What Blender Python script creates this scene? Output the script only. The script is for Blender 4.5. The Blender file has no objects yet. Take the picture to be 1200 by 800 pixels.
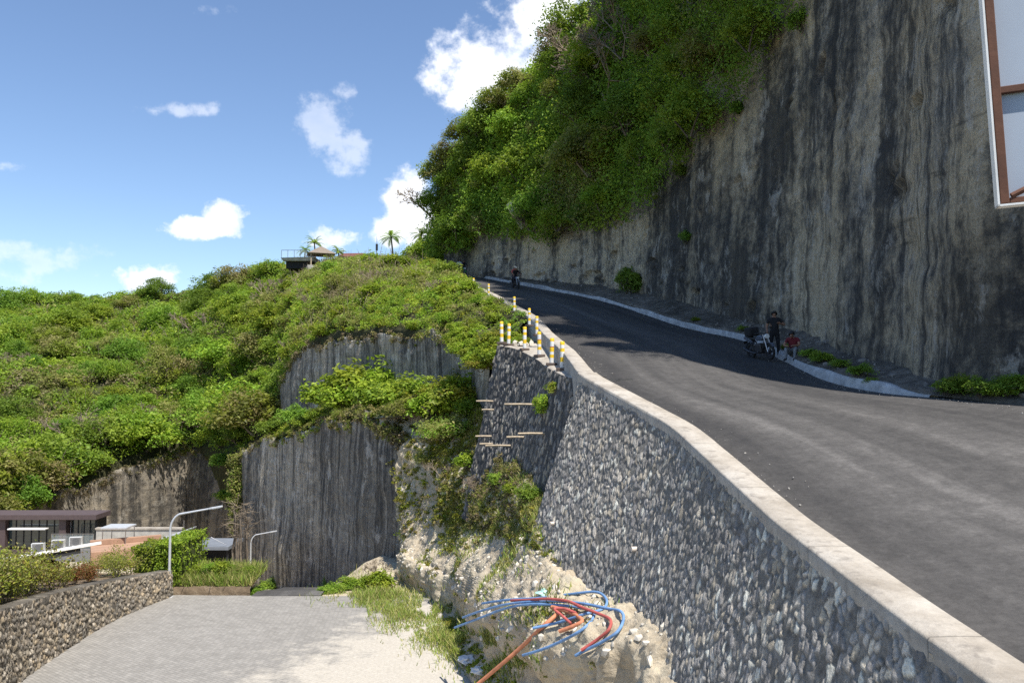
import bpy, bmesh, math, random
import numpy as np
from mathutils import Vector, Matrix
from mathutils.bvhtree import BVHTree

random.seed(7)
RNG = np.random.default_rng(11)
C = bpy.context.scene.collection
SC = bpy.context.scene
PI = math.pi
R = math.radians

# ------------------------------------------------------------------ camera
F, HOR = 933.0, 445.0
PITCH = math.atan((HOR - 400.0) / F)
cp, sp = math.cos(PITCH), math.sin(PITCH)

def at(u, v, d):
    """the place that lies d metres ahead in the direction of a point of the photograph"""
    x, y = (u - 600.0) / F, (400.0 - v) / F
    s = d / (cp - sp * y)
    return Vector((s * x, d, s * (sp + cp * y)))

cam_data = bpy.data.cameras.new('camera')
cam_data.sensor_width = 36.0
cam_data.lens = F * 36.0 / 1200.0
cam_data.clip_start = 0.1
cam_data.clip_end = 6000.0
cam = bpy.data.objects.new('camera', cam_data)
cam.rotation_euler = (PI / 2 + PITCH, 0, 0)
C.objects.link(cam)
SC.camera = cam

# ------------------------------------------------------------------ noise
def _hash(ix, iy, iz):
    h = (ix.astype(np.int64) * 374761393 + iy.astype(np.int64) * 668265263 + iz.astype(np.int64) * 1274126177) & 0xFFFFFFFF
    h = ((h ^ (h >> 13)) * 1274126177) & 0xFFFFFFFF
    h = ((h ^ (h >> 16)) * 2246822519) & 0xFFFFFFFF
    return ((h ^ (h >> 15)) & 0xFFFFFF) / float(0xFFFFFF)

def vnoise(p):
    p = np.asarray(p, float)
    i = np.floor(p).astype(np.int64)
    f = p - i
    f = f * f * (3 - 2 * f)
    r = 0
    for dx in (0, 1):
        for dy in (0, 1):
            for dz in (0, 1):
                w = (f[:, 0] if dx else 1 - f[:, 0]) * (f[:, 1] if dy else 1 - f[:, 1]) * (f[:, 2] if dz else 1 - f[:, 2])
                r = r + w * _hash(i[:, 0] + dx, i[:, 1] + dy, i[:, 2] + dz)
    return r * 2 - 1

def fbm(p, octaves=4, gain=0.5):
    p = np.asarray(p, float)
    a, r, t = 1.0, 0, 0
    for k in range(octaves):
        r = r + a * vnoise(p * (2.03 ** k) + 17.3 * k)
        t += a
        a *= gain
    return r / t

def catmull(pts, n):
    """n points along a smooth curve through pts (uniform in the control index)"""
    P = np.asarray(pts, float)
    m = len(P)
    t = np.linspace(0, m - 1, n)
    i = np.minimum(t.astype(int), m - 2)
    f = (t - i)[:, None]
    p1, p2 = P[i], P[i + 1]
    p0 = np.where((i > 0)[:, None], P[np.maximum(i - 1, 0)], 2 * p1 - p2)
    p3 = np.where((i < m - 2)[:, None], P[np.minimum(i + 2, m - 1)], 2 * p2 - p1)
    return 0.5 * (2 * p1 + (p2 - p0) * f + (2 * p0 - 5 * p1 + 4 * p2 - p3) * f ** 2 + (3 * p1 - p0 - 3 * p2 + p3) * f ** 3)

def arc(P):
    return np.concatenate([[0], np.cumsum(np.linalg.norm(np.diff(P, axis=0), axis=1))])

def by_length(P, step):
    s = arc(P)
    n = max(2, int(s[-1] / step) + 1)
    q = np.linspace(0, s[-1], n)
    return np.stack([np.interp(q, s, P[:, k]) for k in range(P.shape[1])], 1), q

# ------------------------------------------------------------------ objects
def tag(o, label=None, cat=None, group=None, kind=None):
    if label: o['label'] = label
    if cat: o['category'] = cat
    if group: o['group'] = group
    if kind: o['kind'] = kind
    return o

def empty(name, loc=(0, 0, 0), rz=0.0):
    o = bpy.data.objects.new(name, None)
    o.empty_display_size = 0.2
    o.location = loc
    o.rotation_euler = (0, 0, rz)
    C.objects.link(o)
    return o

def link_mesh(name, me, mat, parent=None):
    if mat is not None:
        for m in (mat if isinstance(mat, (list, tuple)) else [mat]):
            me.materials.append(m)
    o = bpy.data.objects.new(name, me)
    C.objects.link(o)
    if parent: o.parent = parent
    return o

def copy_tree(o, parent=None):
    c = o.copy()
    C.objects.link(c)
    if parent: c.parent = parent
    for ch in list(o.children):
        copy_tree(ch, c)
    return c

def np_mesh(name, V, Fc, smooth=True):
    V = np.asarray(V, np.float32)
    Fc = np.asarray(Fc, np.int32)
    k = Fc.shape[1]
    me = bpy.data.meshes.new(name)
    me.vertices.add(len(V)); me.vertices.foreach_set('co', V.ravel())
    me.loops.add(Fc.size); me.loops.foreach_set('vertex_index', Fc.ravel())
    me.polygons.add(len(Fc))
    me.polygons.foreach_set('loop_start', np.arange(0, Fc.size, k, dtype=np.int32))
    me.polygons.foreach_set('loop_total', np.full(len(Fc), k, np.int32))
    me.polygons.foreach_set('use_smooth', np.full(len(Fc), smooth))
    me.update(calc_edges=True)
    return me

def grid_faces(n, m, flip=False):
    i = np.arange((n - 1) * (m - 1))
    a = (i // (m - 1)) * m + i % (m - 1)
    f = np.stack([a, a + 1, a + m + 1, a + m], 1)
    return f[:, ::-1] if flip else f

def add_uv(me, uv):
    lay = me.uv_layers.new(name='UVMap')
    idx = np.empty(len(me.loops), np.int32)
    me.loops.foreach_get('vertex_index', idx)
    lay.data.foreach_set('uv', np.asarray(uv, np.float32)[idx].ravel())

def add_attr(me, name, data, domain='POINT', typ='FLOAT_COLOR'):
    a = me.attributes.new(name, typ, domain)
    d = np.asarray(data, np.float32)
    if typ == 'FLOAT_COLOR':
        if d.shape[1] == 3: d = np.concatenate([d, np.ones((len(d), 1), np.float32)], 1)
        a.data.foreach_set('color', d.ravel())
    else:
        a.data.foreach_set('value', d.ravel())

class MB:
    """collects simple solids that together make ONE mesh"""
    def __init__(s): s.v, s.f = [], []
    def add(s, v, f):
        b = len(s.v)
        s.v += [tuple(p) for p in v]; s.f += [tuple(i + b for i in q) for q in f]
        return s
    def box(s, lo, hi, M=None):
        (x0, y0, z0), (x1, y1, z1) = lo, hi
        v = [Vector(p) for p in ((x0,y0,z0),(x1,y0,z0),(x1,y1,z0),(x0,y1,z0),(x0,y0,z1),(x1,y0,z1),(x1,y1,z1),(x0,y1,z1))]
        if M is not None: v = [M @ p for p in v]
        return s.add(v, [(0,3,2,1),(4,5,6,7),(0,1,5,4),(1,2,6,5),(2,3,7,6),(3,0,4,7)])
    def tube(s, pts, r, n=8, cap=True):
        pts = [Vector(p) for p in pts]
        rr = r if isinstance(r, (list, tuple)) else [r] * len(pts)
        v, f = [], []
        side = None
        for i, p in enumerate(pts):
            t = (pts[min(i + 1, len(pts) - 1)] - pts[max(i - 1, 0)])
            t = t.normalized() if t.length > 1e-9 else Vector((0, 0, 1))
            if side is None:
                side = t.cross(Vector((0, 0, 1)) if abs(t.z) < .9 else Vector((1, 0, 0))).normalized()
            side = (side - t * side.dot(t)).normalized()
            up = t.cross(side)
            for k in range(n):
                a = 2 * PI * k / n
                v.append(p + (side * math.cos(a) + up * math.sin(a)) * rr[i])
        for i in range(len(pts) - 1):
            for k in range(n):
                f.append((i*n+k, i*n+(k+1) % n, (i+1)*n+(k+1) % n, (i+1)*n+k))
        if cap:
            f.append(tuple(range(n))[::-1]); f.append(tuple((len(pts)-1)*n + k for k in range(n)))
        return s.add(v, f)
    def lathe(s, prof, n=16, M=None):
        v, f = [], []
        for (r, z) in prof:
            for k in range(n):
                a = 2 * PI * k / n
                p = Vector((r * math.cos(a), r * math.sin(a), z))
                v.append(M @ p if M is not None else p)
        for i in range(len(prof) - 1):
            for k in range(n):
                f.append((i*n+k, i*n+(k+1) % n, (i+1)*n+(k+1) % n, (i+1)*n+k))
        f.append(tuple(range(n))[::-1]); f.append(tuple((len(prof)-1)*n + k for k in range(n)))
        return s.add(v, f)
    def prism(s, poly, h, M=None):
        n = len(poly)
        v = [Vector((x, y, 0)) for x, y in poly] + [Vector((x, y, h)) for x, y in poly]
        if M is not None: v = [M @ p for p in v]
        return s.add(v, [tuple(range(n))[::-1], tuple(range(n, 2*n))] + [(i, (i+1) % n, n+(i+1) % n, n+i) for i in range(n)])
    def build(s, name, mat, parent=None, bevel=0.0, smooth=False):
        me = bpy.data.meshes.new(name)
        me.from_pydata(s.v, [], s.f)
        bm = bmesh.new(); bm.from_mesh(me)
        bmesh.ops.recalc_face_normals(bm, faces=bm.faces[:])
        bm.to_mesh(me); bm.free()
        if smooth:
            me.polygons.foreach_set('use_smooth', [True] * len(me.polygons))
            try: me.set_sharp_from_angle(angle=R(40))
            except Exception: pass
        o = link_mesh(name, me, mat, parent)
        if bevel:
            b = o.modifiers.new('edge', 'BEVEL'); b.width = bevel; b.segments = 2; b.limit_method = 'ANGLE'
        return o

# ------------------------------------------------------------------ materials
class NT:
    def __init__(s, tree):
        s.t = tree; s.n = tree.nodes; s.l = tree.links
    def node(s, typ, **kw):
        n = s.n.new(typ)
        for k, v in kw.items(): setattr(n, k, v)
        return n
    def put(s, sock, v):
        if v is None: return
        if isinstance(v, bpy.types.NodeSocket): s.l.new(v, sock)
        else:
            if sock.type == 'RGBA' and len(v) == 3: v = (*v, 1)
            sock.default_value = v
    def math(s, op, a, b=None, c=None, clamp=False):
        n = s.node('ShaderNodeMath', operation=op, use_clamp=clamp)
        for i, x in enumerate((a, b, c)): s.put(n.inputs[i], x)
        return n.outputs[0]
    def mix(s, f, a, b, mode='MIX'):
        n = s.node('ShaderNodeMix', data_type='RGBA', blend_type=mode)
        s.put(n.inputs[0], f); s.put(n.inputs[6], a); s.put(n.inputs[7], b)
        return n.outputs[2]
    def ramp(s, f, stops, interp='LINEAR'):
        n = s.node('ShaderNodeValToRGB')
        n.color_ramp.interpolation = interp
        e = n.color_ramp.elements
        while len(e) < len(stops): e.new(0.5)
        for el, (p, c) in zip(e, stops):
            el.position = p
            el.color = (c, c, c, 1) if isinstance(c, (int, float)) else (*c, 1)
        s.put(n.inputs[0], f)
        return n.outputs[0]
    def coord(s, which='Object'):
        return s.node('ShaderNodeTexCoord').outputs[which]
    def mapping(s, vec, scale=(1, 1, 1), loc=(0, 0, 0), rot=(0, 0, 0)):
        n = s.node('ShaderNodeMapping')
        s.put(n.inputs[0], vec)
        n.inputs['Scale'].default_value = scale; n.inputs['Location'].default_value = loc; n.inputs['Rotation'].default_value = rot
        return n.outputs[0]
    def noise(s, vec, scale, detail=4.0, rough=0.55, dist=0.0):
        n = s.node('ShaderNodeTexNoise')
        s.put(n.inputs['Vector'], vec)
        n.inputs['Scale'].default_value = scale; n.inputs['Detail'].default_value = detail
        n.inputs['Roughness'].default_value = rough; n.inputs['Distortion'].default_value = dist
        return n.outputs[0]
    def voronoi(s, vec, scale, feature='F1', out=0):
        n = s.node('ShaderNodeTexVoronoi', feature=feature)
        s.put(n.inputs['Vector'], vec); n.inputs['Scale'].default_value = scale
        return n.outputs[out]
    def bump(s, h, strength=0.5, dist=0.05, normal=None):
        n = s.node('ShaderNodeBump')
        n.inputs['Strength'].default_value = strength; n.inputs['Distance'].default_value = dist
        s.put(n.inputs['Height'], h)
        if normal is not None: s.put(n.inputs['Normal'], normal)
        return n.outputs[0]
    def attr(s, name):
        return s.node('ShaderNodeAttribute', attribute_name=name)

def mat(name):
    m = bpy.data.materials.new(name)
    m.use_nodes = True
    nt = NT(m.node_tree)
    return m, nt, nt.n['Principled BSDF']

def plain(name, col, rough=0.6, metal=0.0, vary=0.25, scale=9.0, bump=0.0):
    m, nt, b = mat(name)
    n = nt.noise(nt.coord(), scale, 5, 0.6)
    c0 = tuple(x * (1 - vary) for x in col); c1 = tuple(min(1, x * (1 + vary)) for x in col)
    nt.put(b.inputs['Base Color'], nt.ramp(n, [(0.3, c0), (0.7, c1)]))
    b.inputs['Roughness'].default_value = rough; b.inputs['Metallic'].default_value = metal
    if bump: nt.put(b.inputs['Normal'], nt.bump(nt.noise(nt.coord(), scale * 4, 4), bump, 0.02))
    return m

def rock_material(name, dark, mid, tan, pale, tan_amt=0.5, dark_amt=0.5, streak=1.0, bump=0.8, blotch=0.7, drip=0.0):
    """cut limestone: mottled stone, tan and pale patches in layers, black stains running down"""
    m, nt, b = mat(name)
    uv = nt.coord('UV')
    mul = lambda x, k: nt.math('MULTIPLY', x, k)
    add = lambda *xs: xs[0] if len(xs) == 1 else nt.math('ADD', xs[0], add(*xs[1:]))
    big = nt.noise(nt.mapping(uv, (0.10, 0.07, 1)), 1.0, 3, 0.5)
    big2 = nt.noise(nt.mapping(uv, (0.14, 0.11, 1), (31, 5, 0)), 1.0, 3, 0.5)
    iso = nt.noise(uv, 1.3, 9, 0.74)
    iso2 = nt.noise(nt.mapping(uv, (1, 1, 1), (13, 8, 0)), 4.5, 8, 0.78)
    fine = nt.noise(uv, 15.0, 6, 0.75)
    s1 = nt.noise(nt.mapping(uv, (0.50 * streak, 0.030, 1), (3, 1, 0)), 1.0, 2, 0.5)
    s2 = nt.noise(nt.mapping(uv, (2.1 * streak, 0.085, 1), (9, 4, 0)), 1.0, 2, 0.55)
    s3 = nt.noise(nt.mapping(uv, (7.0 * streak, 0.22, 1), (2, 6, 0)), 1.0, 2, 0.6)
    band = nt.noise(nt.mapping(uv, (0.05, 0.55, 1), (0, 7, 0)), 1.0, 4, 0.6)
    lay = nt.noise(nt.mapping(uv, (0.10, 2.6, 1), (5, 7, 0)), 1.0, 4, 0.65)
    col = nt.mix(nt.ramp(add(mul(big, 0.5), mul(iso, 0.5)), [(0.38, 0.0), (0.62, 1.0)]), mid, tuple(0.55 * p + 0.45 * q for p, q in zip(mid, tan)))
    tn = add(mul(big2, 0.40), mul(s1, 0.14), mul(band, 0.20), mul(iso, 0.26))
    col = nt.mix(mul(nt.ramp(tn, [(0.44, 0.0), (0.53, 1.0)]), tan_amt), col, tan)
    pl = add(mul(iso2, 0.42), mul(s2, 0.25), mul(lay, 0.18), mul(band, 0.15))
    col = nt.mix(mul(nt.ramp(pl, [(0.52, 0.0), (0.60, 1.0)]), 0.75), col, pale)
    dk = add(mul(s1, 0.30 - drip * 0.5), mul(s2, 0.20 + drip * 0.6), mul(s3, 0.08 + drip * 0.8), mul(iso, 0.30 - drip * 0.6), mul(big2, 0.12 - drip * 0.3))
    col = nt.mix(mul(nt.ramp(dk, [(0.44, 1.0), (0.52, 0.0)]), dark_amt), col, dark)
    col = nt.mix(mul(nt.ramp(iso2, [(0.34, 1.0), (0.46, 0.0)]), 0.75), col, dark)
    col = nt.mix(mul(nt.ramp(lay, [(0.30, 1.0), (0.38, 0.0)]), 0.5), col, dark)
    big3 = nt.noise(nt.mapping(uv, (0.085, 0.065, 1), (77, 41, 0)), 1.0, 6, 0.62)
    blot = add(mul(big3, 0.62), mul(iso, 0.24), mul(s1, 0.14))
    col = nt.mix(mul(nt.ramp(blot, [(0.44, 1.0), (0.56, 0.0)]), blotch), col, tuple(x * 0.9 for x in dark))
    lich = nt.noise(nt.mapping(uv, (0.55, 0.4, 1), (19, 3, 0)), 1.0, 8, 0.75)
    col = nt.mix(mul(nt.ramp(lich, [(0.56, 0.0), (0.62, 1.0)]), 0.45), col, pale)
    col = nt.mix(0.6, col, nt.ramp(fine, [(0.32, (0.3, 0.3, 0.3)), (0.56, (1.0, 1.0, 1.0))]), 'MULTIPLY')
    nt.put(b.inputs['Base Color'], col)
    b.inputs['Roughness'].default_value = 0.95
    b.inputs['Specular IOR Level'].default_value = 0.12
    h = add(mul(fine, 0.25), mul(iso2, 0.8), mul(iso, 1.0), mul(lay, 0.35), mul(s3, 0.25))
    nt.put(b.inputs['Normal'], nt.bump(h, bump, 0.22))
    return m

def stone_material(name, bump=0.6):
    m, nt, b = mat(name)
    a = nt.attr('Col')
    co = nt.coord()
    fine = nt.noise(co, 16.0, 6, 0.7)
    med = nt.noise(co, 3.5, 5, 0.6)
    col = nt.mix(0.8, a.outputs['Color'], nt.ramp(fine, [(0.28, (0.32, 0.31, 0.3)), (0.62, (1.0, 1.0, 1.0))]), 'MULTIPLY')
    col = nt.mix(nt.math('MULTIPLY', nt.ramp(nt.math('ADD', nt.math('MULTIPLY', med, 0.5), nt.math('MULTIPLY', nt.noise(co, 0.45, 5, 0.6), 0.5)), [(0.47, 0.0), (0.60, 1.0)]), 0.5), col, (0.13, 0.125, 0.115))
    nt.put(b.inputs['Base Color'], col)
    b.inputs['Roughness'].default_value = 0.92
    b.inputs['Specular IOR Level'].default_value = 0.2
    nt.put(b.inputs['Normal'], nt.bump(nt.math('ADD', fine, nt.noise(co, 42, 4)), bump, 0.03))
    return m

def leaf_material(name, trans=0.5):
    m, nt, b = mat(name)
    a = nt.attr('Col')
    rnd = nt.node('ShaderNodeObjectInfo').outputs['Random']
    hs = nt.node('ShaderNodeHueSaturation')
    nt.put(hs.inputs['Color'], a.outputs['Color'])
    nt.put(hs.inputs['Hue'], nt.math('ADD', 0.485, nt.math('MULTIPLY', rnd, 0.025)))
    nt.put(hs.inputs['Value'], nt.math('ADD', 0.82, nt.math('MULTIPLY', rnd, 0.36)))
    nt.put(b.inputs['Base Color'], hs.outputs[0])
    b.inputs['Roughness'].default_value = 0.5
    b.inputs['Specular IOR Level'].default_value = 0.3
    tr = nt.node('ShaderNodeBsdfTranslucent')
    nt.put(tr.inputs['Color'], nt.mix(0.25, hs.outputs[0], (0.16, 0.22, 0.02)))
    mx = nt.node('ShaderNodeMixShader')
    mx.inputs[0].default_value = trans
    nt.l.new(b.outputs[0], mx.inputs[1]); nt.l.new(tr.outputs[0], mx.inputs[2])
    nt.l.new(mx.outputs[0], nt.n['Material Output'].inputs['Surface'])
    return m

M = {}
M['cliff'] = rock_material('weathered limestone', (0.062, 0.062, 0.062), (0.33, 0.315, 0.285), (0.70, 0.575, 0.39), (0.80, 0.74, 0.64), 0.95, 0.72, 1.0, 0.8, 0.85)
M['quarry'] = rock_material('grey quarried limestone', (0.055, 0.055, 0.055), (0.40, 0.38, 0.345), (0.52, 0.46, 0.36), (0.80, 0.77, 0.70), 0.6, 0.8, 1.7, 0.8, 0.55, 0.16)
M['quarry_brown'] = rock_material('brown quarried limestone', (0.06, 0.057, 0.053), (0.30, 0.27, 0.225), (0.38, 0.32, 0.235), (0.5, 0.46, 0.39), 0.6, 0.8, 1.6)  # browner, darker variant of the quarried rock
M['stone'] = stone_material('rubble stone')
M['leaf'] = leaf_material('leaves')
M['grass'] = leaf_material('grass blades', 0.25)
M['twig'] = plain('dry twigs', (0.24, 0.19, 0.135), 0.9, 0, 0.35, 3.0)
M['bark'] = plain('bark', (0.15, 0.12, 0.09), 0.9, 0, 0.4, 6.0, 0.5)
M['pale_bark'] = plain('pale dead wood', (0.34, 0.29, 0.22), 0.9, 0, 0.3, 6.0, 0.4)
M['white_paint'] = plain('white paint', (0.74, 0.73, 0.70), 0.5, 0, 0.1, 6.0)
M['yellow_paint'] = plain('yellow paint', (0.80, 0.52, 0.02), 0.5, 0, 0.12, 8.0)
M['red_paint'] = plain('red reflective band', (0.35, 0.04, 0.03), 0.5, 0, 0.2, 8.0)
M['galv'] = plain('galvanised steel', (0.6, 0.61, 0.62), 0.45, 0.35, 0.12, 5.0)
M['rust'] = plain('rusty steel', (0.12, 0.05, 0.028), 0.8, 0.1, 0.25, 5.0, 0.1)
M['black'] = plain('black plastic', (0.02, 0.02, 0.022), 0.45, 0, 0.2)
M['rubber'] = plain('rubber', (0.015, 0.015, 0.015), 0.8, 0, 0.2)
M['steel'] = plain('bare steel', (0.35, 0.35, 0.36), 0.35, 0.9, 0.1)
M['dark_steel'] = plain('dark engine metal', (0.06, 0.06, 0.065), 0.5, 0.6, 0.1)
M['maroon'] = plain('dark brown grey cladding', (0.085, 0.06, 0.06), 0.7, 0, 0.12, 3.0)
M['grey_wall'] = plain('grey render', (0.16, 0.175, 0.2), 0.85, 0, 0.12, 2.0)
M['terracotta'] = plain('terracotta', (0.36, 0.22, 0.145), 0.85, 0, 0.15, 2.5)
M['concrete'] = plain('raw concrete', (0.42, 0.40, 0.36), 0.9, 0, 0.22, 2.0, 0.2)
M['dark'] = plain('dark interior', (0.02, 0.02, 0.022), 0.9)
M['thatch'] = plain('thatch', (0.22, 0.18, 0.14), 0.95, 0, 0.35, 14.0, 0.7)
M['timber'] = plain('weathered timber', (0.42, 0.34, 0.24), 0.85, 0, 0.3, 10.0, 0.3)
M['pvc'] = plain('pale drain pipe', (0.58, 0.5, 0.42), 0.6, 0, 0.15)
M['blue_pipe'] = plain('blue conduit', (0.14, 0.26, 0.46), 0.7, 0, 0.25, 5.0)
M['red_pipe'] = plain('red conduit', (0.42, 0.09, 0.075), 0.7, 0, 0.25, 5.0)
M['orange_pipe'] = plain('orange conduit', (0.52, 0.20, 0.10), 0.7, 0, 0.25, 5.0)
M['skin'] = plain('skin', (0.30, 0.16, 0.10), 0.6, 0, 0.08)
M['hair'] = plain('black hair', (0.012, 0.01, 0.01), 0.6)
M['black_cloth'] = plain('black cloth', (0.014, 0.014, 0.016), 0.9, 0, 0.3)
M['red_cloth'] = plain('dark red cloth', (0.15, 0.015, 0.022), 0.9, 0, 0.2)
M['coral_cloth'] = plain('coral red cloth', (0.55, 0.11, 0.08), 0.9, 0, 0.2)
M['grey_cloth'] = plain('grey trousers', (0.20, 0.21, 0.22), 0.9, 0, 0.2)
M['blue_cloth'] = plain('pale blue cloth', (0.42, 0.52, 0.66), 0.9, 0, 0.15)
M['navy_cloth'] = plain('dark trousers', (0.02, 0.022, 0.035), 0.9, 0, 0.2)
M['helmet'] = plain('cream helmet', (0.66, 0.55, 0.42), 0.3, 0, 0.05)
M['bike_blue'] = plain('grey blue bike paint', (0.10, 0.12, 0.16), 0.3, 0.2, 0.1)
M['bike_green'] = plain('green bike paint', (0.05, 0.30, 0.08), 0.3, 0, 0.1)
M['lamp_glass'] = plain('lamp lens', (0.75, 0.75, 0.72), 0.15, 0, 0.05)
M['white_sheet'] = plain('weathered white sheet', (0.60, 0.62, 0.64), 0.6, 0, 0.1, 1.5)
M['sign_back'] = plain('bluish shade tinted sheet', (0.36, 0.41, 0.48), 0.5, 0, 0.08, 1.2)  # white panel's shaded look put into its base colour
M['bag'] = plain('pale green plastic bag', (0.40, 0.62, 0.55), 0.4)
M['roof_red'] = plain('red roof tiles', (0.15, 0.055, 0.045), 0.8)

m, nt, b = mat('window glass')
b.inputs['Base Color'].default_value = (0.035, 0.055, 0.06, 1); b.inputs['Roughness'].default_value = 0.04
b.inputs['Metallic'].default_value = 0.0; b.inputs['Specular IOR Level'].default_value = 0.9
M['glass'] = m
m, nt, b = mat('railing glass')
b.inputs['Base Color'].default_value = (0.75, 0.85, 0.85, 1); b.inputs['Roughness'].default_value = 0.03
b.inputs['Alpha'].default_value = 0.10; b.inputs['Specular IOR Level'].default_value = 0.1
M['rail_glass'] = m

def asphalt_material():
    m, nt, b = mat('asphalt')
    uv = nt.coord('UV'); co = nt.coord()
    sweep = nt.noise(nt.mapping(uv, (1.1, 0.05, 1)), 1.0, 5, 0.6, 0.3)
    broad = nt.noise(nt.mapping(uv, (0.35, 0.06, 1), (4, 2, 0)), 1.0, 4, 0.55)
    grit = nt.noise(co, 11.0, 9, 0.85)
    spots = nt.noise(co, 130.0, 3, 0.8)
    mott = nt.noise(co, 2.6, 8, 0.72)
    f = nt.math('ADD', nt.math('ADD', nt.math('MULTIPLY', sweep, 0.36), nt.math('MULTIPLY', broad, 0.36)), nt.math('MULTIPLY', mott, 0.28))
    sp_ = nt.node('ShaderNodeSeparateXYZ'); nt.put(sp_.inputs[0], uv)
    wheel = nt.ramp(nt.math('DIVIDE', sp_.outputs[0], 9.0), [(0.0, 0.0), (0.10, 0.0), (0.3, 0.085), (0.55, 0.10), (0.8, 0.03), (1.0, 0.0)])
    upper_shade = nt.ramp(nt.math('DIVIDE', sp_.outputs[1], 100.0), [(0.20, 0.0), (0.36, 0.10)])  # cliff shade on the upper stretch, painted into the asphalt colour
    f = nt.math('SUBTRACT', nt.math('ADD', nt.math('SUBTRACT', f, 0.05), wheel), upper_shade)
    col = nt.ramp(f, [(0.30, (0.052, 0.05, 0.05)), (0.40, (0.080, 0.076, 0.073)), (0.5, (0.125, 0.118, 0.112)), (0.61, (0.22, 0.207, 0.195))])
    col = nt.mix(0.85, col, nt.ramp(grit, [(0.3, (0.42, 0.42, 0.42)), (0.68, (1.0, 1.0, 1.0))]), 'MULTIPLY')
    col = nt.mix(nt.math('MULTIPLY', nt.ramp(spots, [(0.66, 0.0), (0.76, 1.0)]), 0.35), col, (0.26, 0.245, 0.23))
    nt.put(b.inputs['Base Color'], col)
    b.inputs['Roughness'].default_value = 0.82
    b.inputs['Specular IOR Level'].default_value = 0.3
    nt.put(b.inputs['Normal'], nt.bump(nt.math('ADD', grit, spots), 0.5, 0.02))
    return m
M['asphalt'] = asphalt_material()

def coping_material():
    m, nt, b = mat('concrete coping')
    co = nt.coord()
    n1 = nt.noise(co, 1.3, 6, 0.65); n2 = nt.noise(co, 11.0, 6, 0.7); n3 = nt.noise(co, 4.0, 5, 0.6, 0.4)
    col = nt.ramp(n1, [(0.3, (0.30, 0.26, 0.21)), (0.5, (0.42, 0.375, 0.315)), (0.7, (0.50, 0.46, 0.40))])
    col = nt.mix(nt.math('MULTIPLY', nt.ramp(n3, [(0.56, 0.0), (0.68, 1.0)]), 0.6), col, (0.20, 0.175, 0.15))
    col = nt.mix(0.45, col, nt.ramp(n2, [(0.3, (0.55, 0.55, 0.55)), (0.65, (1.0, 1.0, 1.0))]), 'MULTIPLY')
    su = nt.node('ShaderNodeSeparateXYZ'); nt.put(su.inputs[0], nt.coord('UV'))
    fr_ = nt.math('ABSOLUTE', nt.math('SUBTRACT', nt.math('FRACT', nt.math('DIVIDE', nt.math('ADD', su.outputs[1], nt.math('MULTIPLY', n2, 0.03)), 2.7)), 0.5))
    joint = nt.ramp(fr_, [(0.0, 1.0), (0.0045, 0.0)])
    col = nt.mix(nt.math('MULTIPLY', joint, 0.8), col, (0.12, 0.11, 0.095))
    nt.put(b.inputs['Base Color'], col); b.inputs['Roughness'].default_value = 0.92
    nt.put(b.inputs['Normal'], nt.bump(nt.math('SUBTRACT', nt.math('ADD', n2, nt.math('MULTIPLY', n3, 1.5)), joint), 0.45, 0.03))
    return m
M['coping'] = coping_material()

def kerb_material():
    m, nt, b = mat('whitewashed kerb')
    co = nt.coord()
    n1 = nt.noise(co, 2.2, 6, 0.65); n2 = nt.noise(co, 9.0, 6, 0.7)
    col = nt.ramp(n1, [(0.35, (0.30, 0.30, 0.295)), (0.6, (0.50, 0.50, 0.49))])
    col = nt.mix(nt.math('MULTIPLY', nt.ramp(n2, [(0.58, 0.0), (0.72, 1.0)]), 0.5), col, (0.16, 0.15, 0.14))
    nt.put(b.inputs['Base Color'], col); b.inputs['Roughness'].default_value = 0.9
    nt.put(b.inputs['Normal'], nt.bump(n2, 0.5, 0.03))
    return m
M['kerb'] = kerb_material()

def dirt_material(name, cols, green=None, g_amt=0.0, bump=0.7):
    m, nt, b = mat(name)
    co = nt.coord()
    n1 = nt.noise(co, 0.35, 6, 0.62); n2 = nt.noise(co, 2.6, 7, 0.7, 0.3); n3 = nt.noise(co, 14.0, 6, 0.75)
    f = nt.math('ADD', nt.math('MULTIPLY', n1, 0.45), nt.math('MULTIPLY', n2, 0.55))
    col = nt.ramp(f, [(0.36, cols[0]), (0.5, cols[1]), (0.64, cols[2])])
    if green:
        col = nt.mix(nt.math('MULTIPLY', nt.ramp(nt.math('ADD', nt.math('MULTIPLY', n1, 0.6), nt.math('MULTIPLY', n2, 0.4)), [(0.5, 0.0), (0.6, 1.0)]), g_amt), col, green)
    col = nt.mix(0.5, col, nt.ramp(n3, [(0.28, (0.6, 0.58, 0.55)), (0.55, (1.0, 1.0, 1.0))]), 'MULTIPLY')
    nt.put(b.inputs['Base Color'], col); b.inputs['Roughness'].default_value = 0.96
    b.inputs['Specular IOR Level'].default_value = 0.1
    nt.put(b.inputs['Normal'], nt.bump(nt.math('ADD', nt.math('MULTIPLY', n2, 1.4), nt.math('MULTIPLY', n3, 0.5)), bump, 0.14))
    return m
M['soil'] = dirt_material('scrub soil', [(0.035, 0.035, 0.018), (0.06, 0.06, 0.03), (0.11, 0.1, 0.06)], (0.05, 0.07, 0.018), 0.7)
M['lime_dirt'] = dirt_material('pale limestone dirt', [(0.34, 0.275, 0.19), (0.51, 0.43, 0.315), (0.64, 0.56, 0.43)], (0.27, 0.25, 0.1), 0.2, 0.55)
M['bench_soil'] = dirt_material('weedy bench soil', [(0.10, 0.095, 0.05), (0.17, 0.155, 0.09), (0.3, 0.26, 0.19)], (0.11, 0.14, 0.035), 0.7)
M['terrace_soil'] = dirt_material('reddish garden soil', [(0.10, 0.075, 0.05), (0.20, 0.15, 0.10), (0.32, 0.26, 0.19)])
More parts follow.
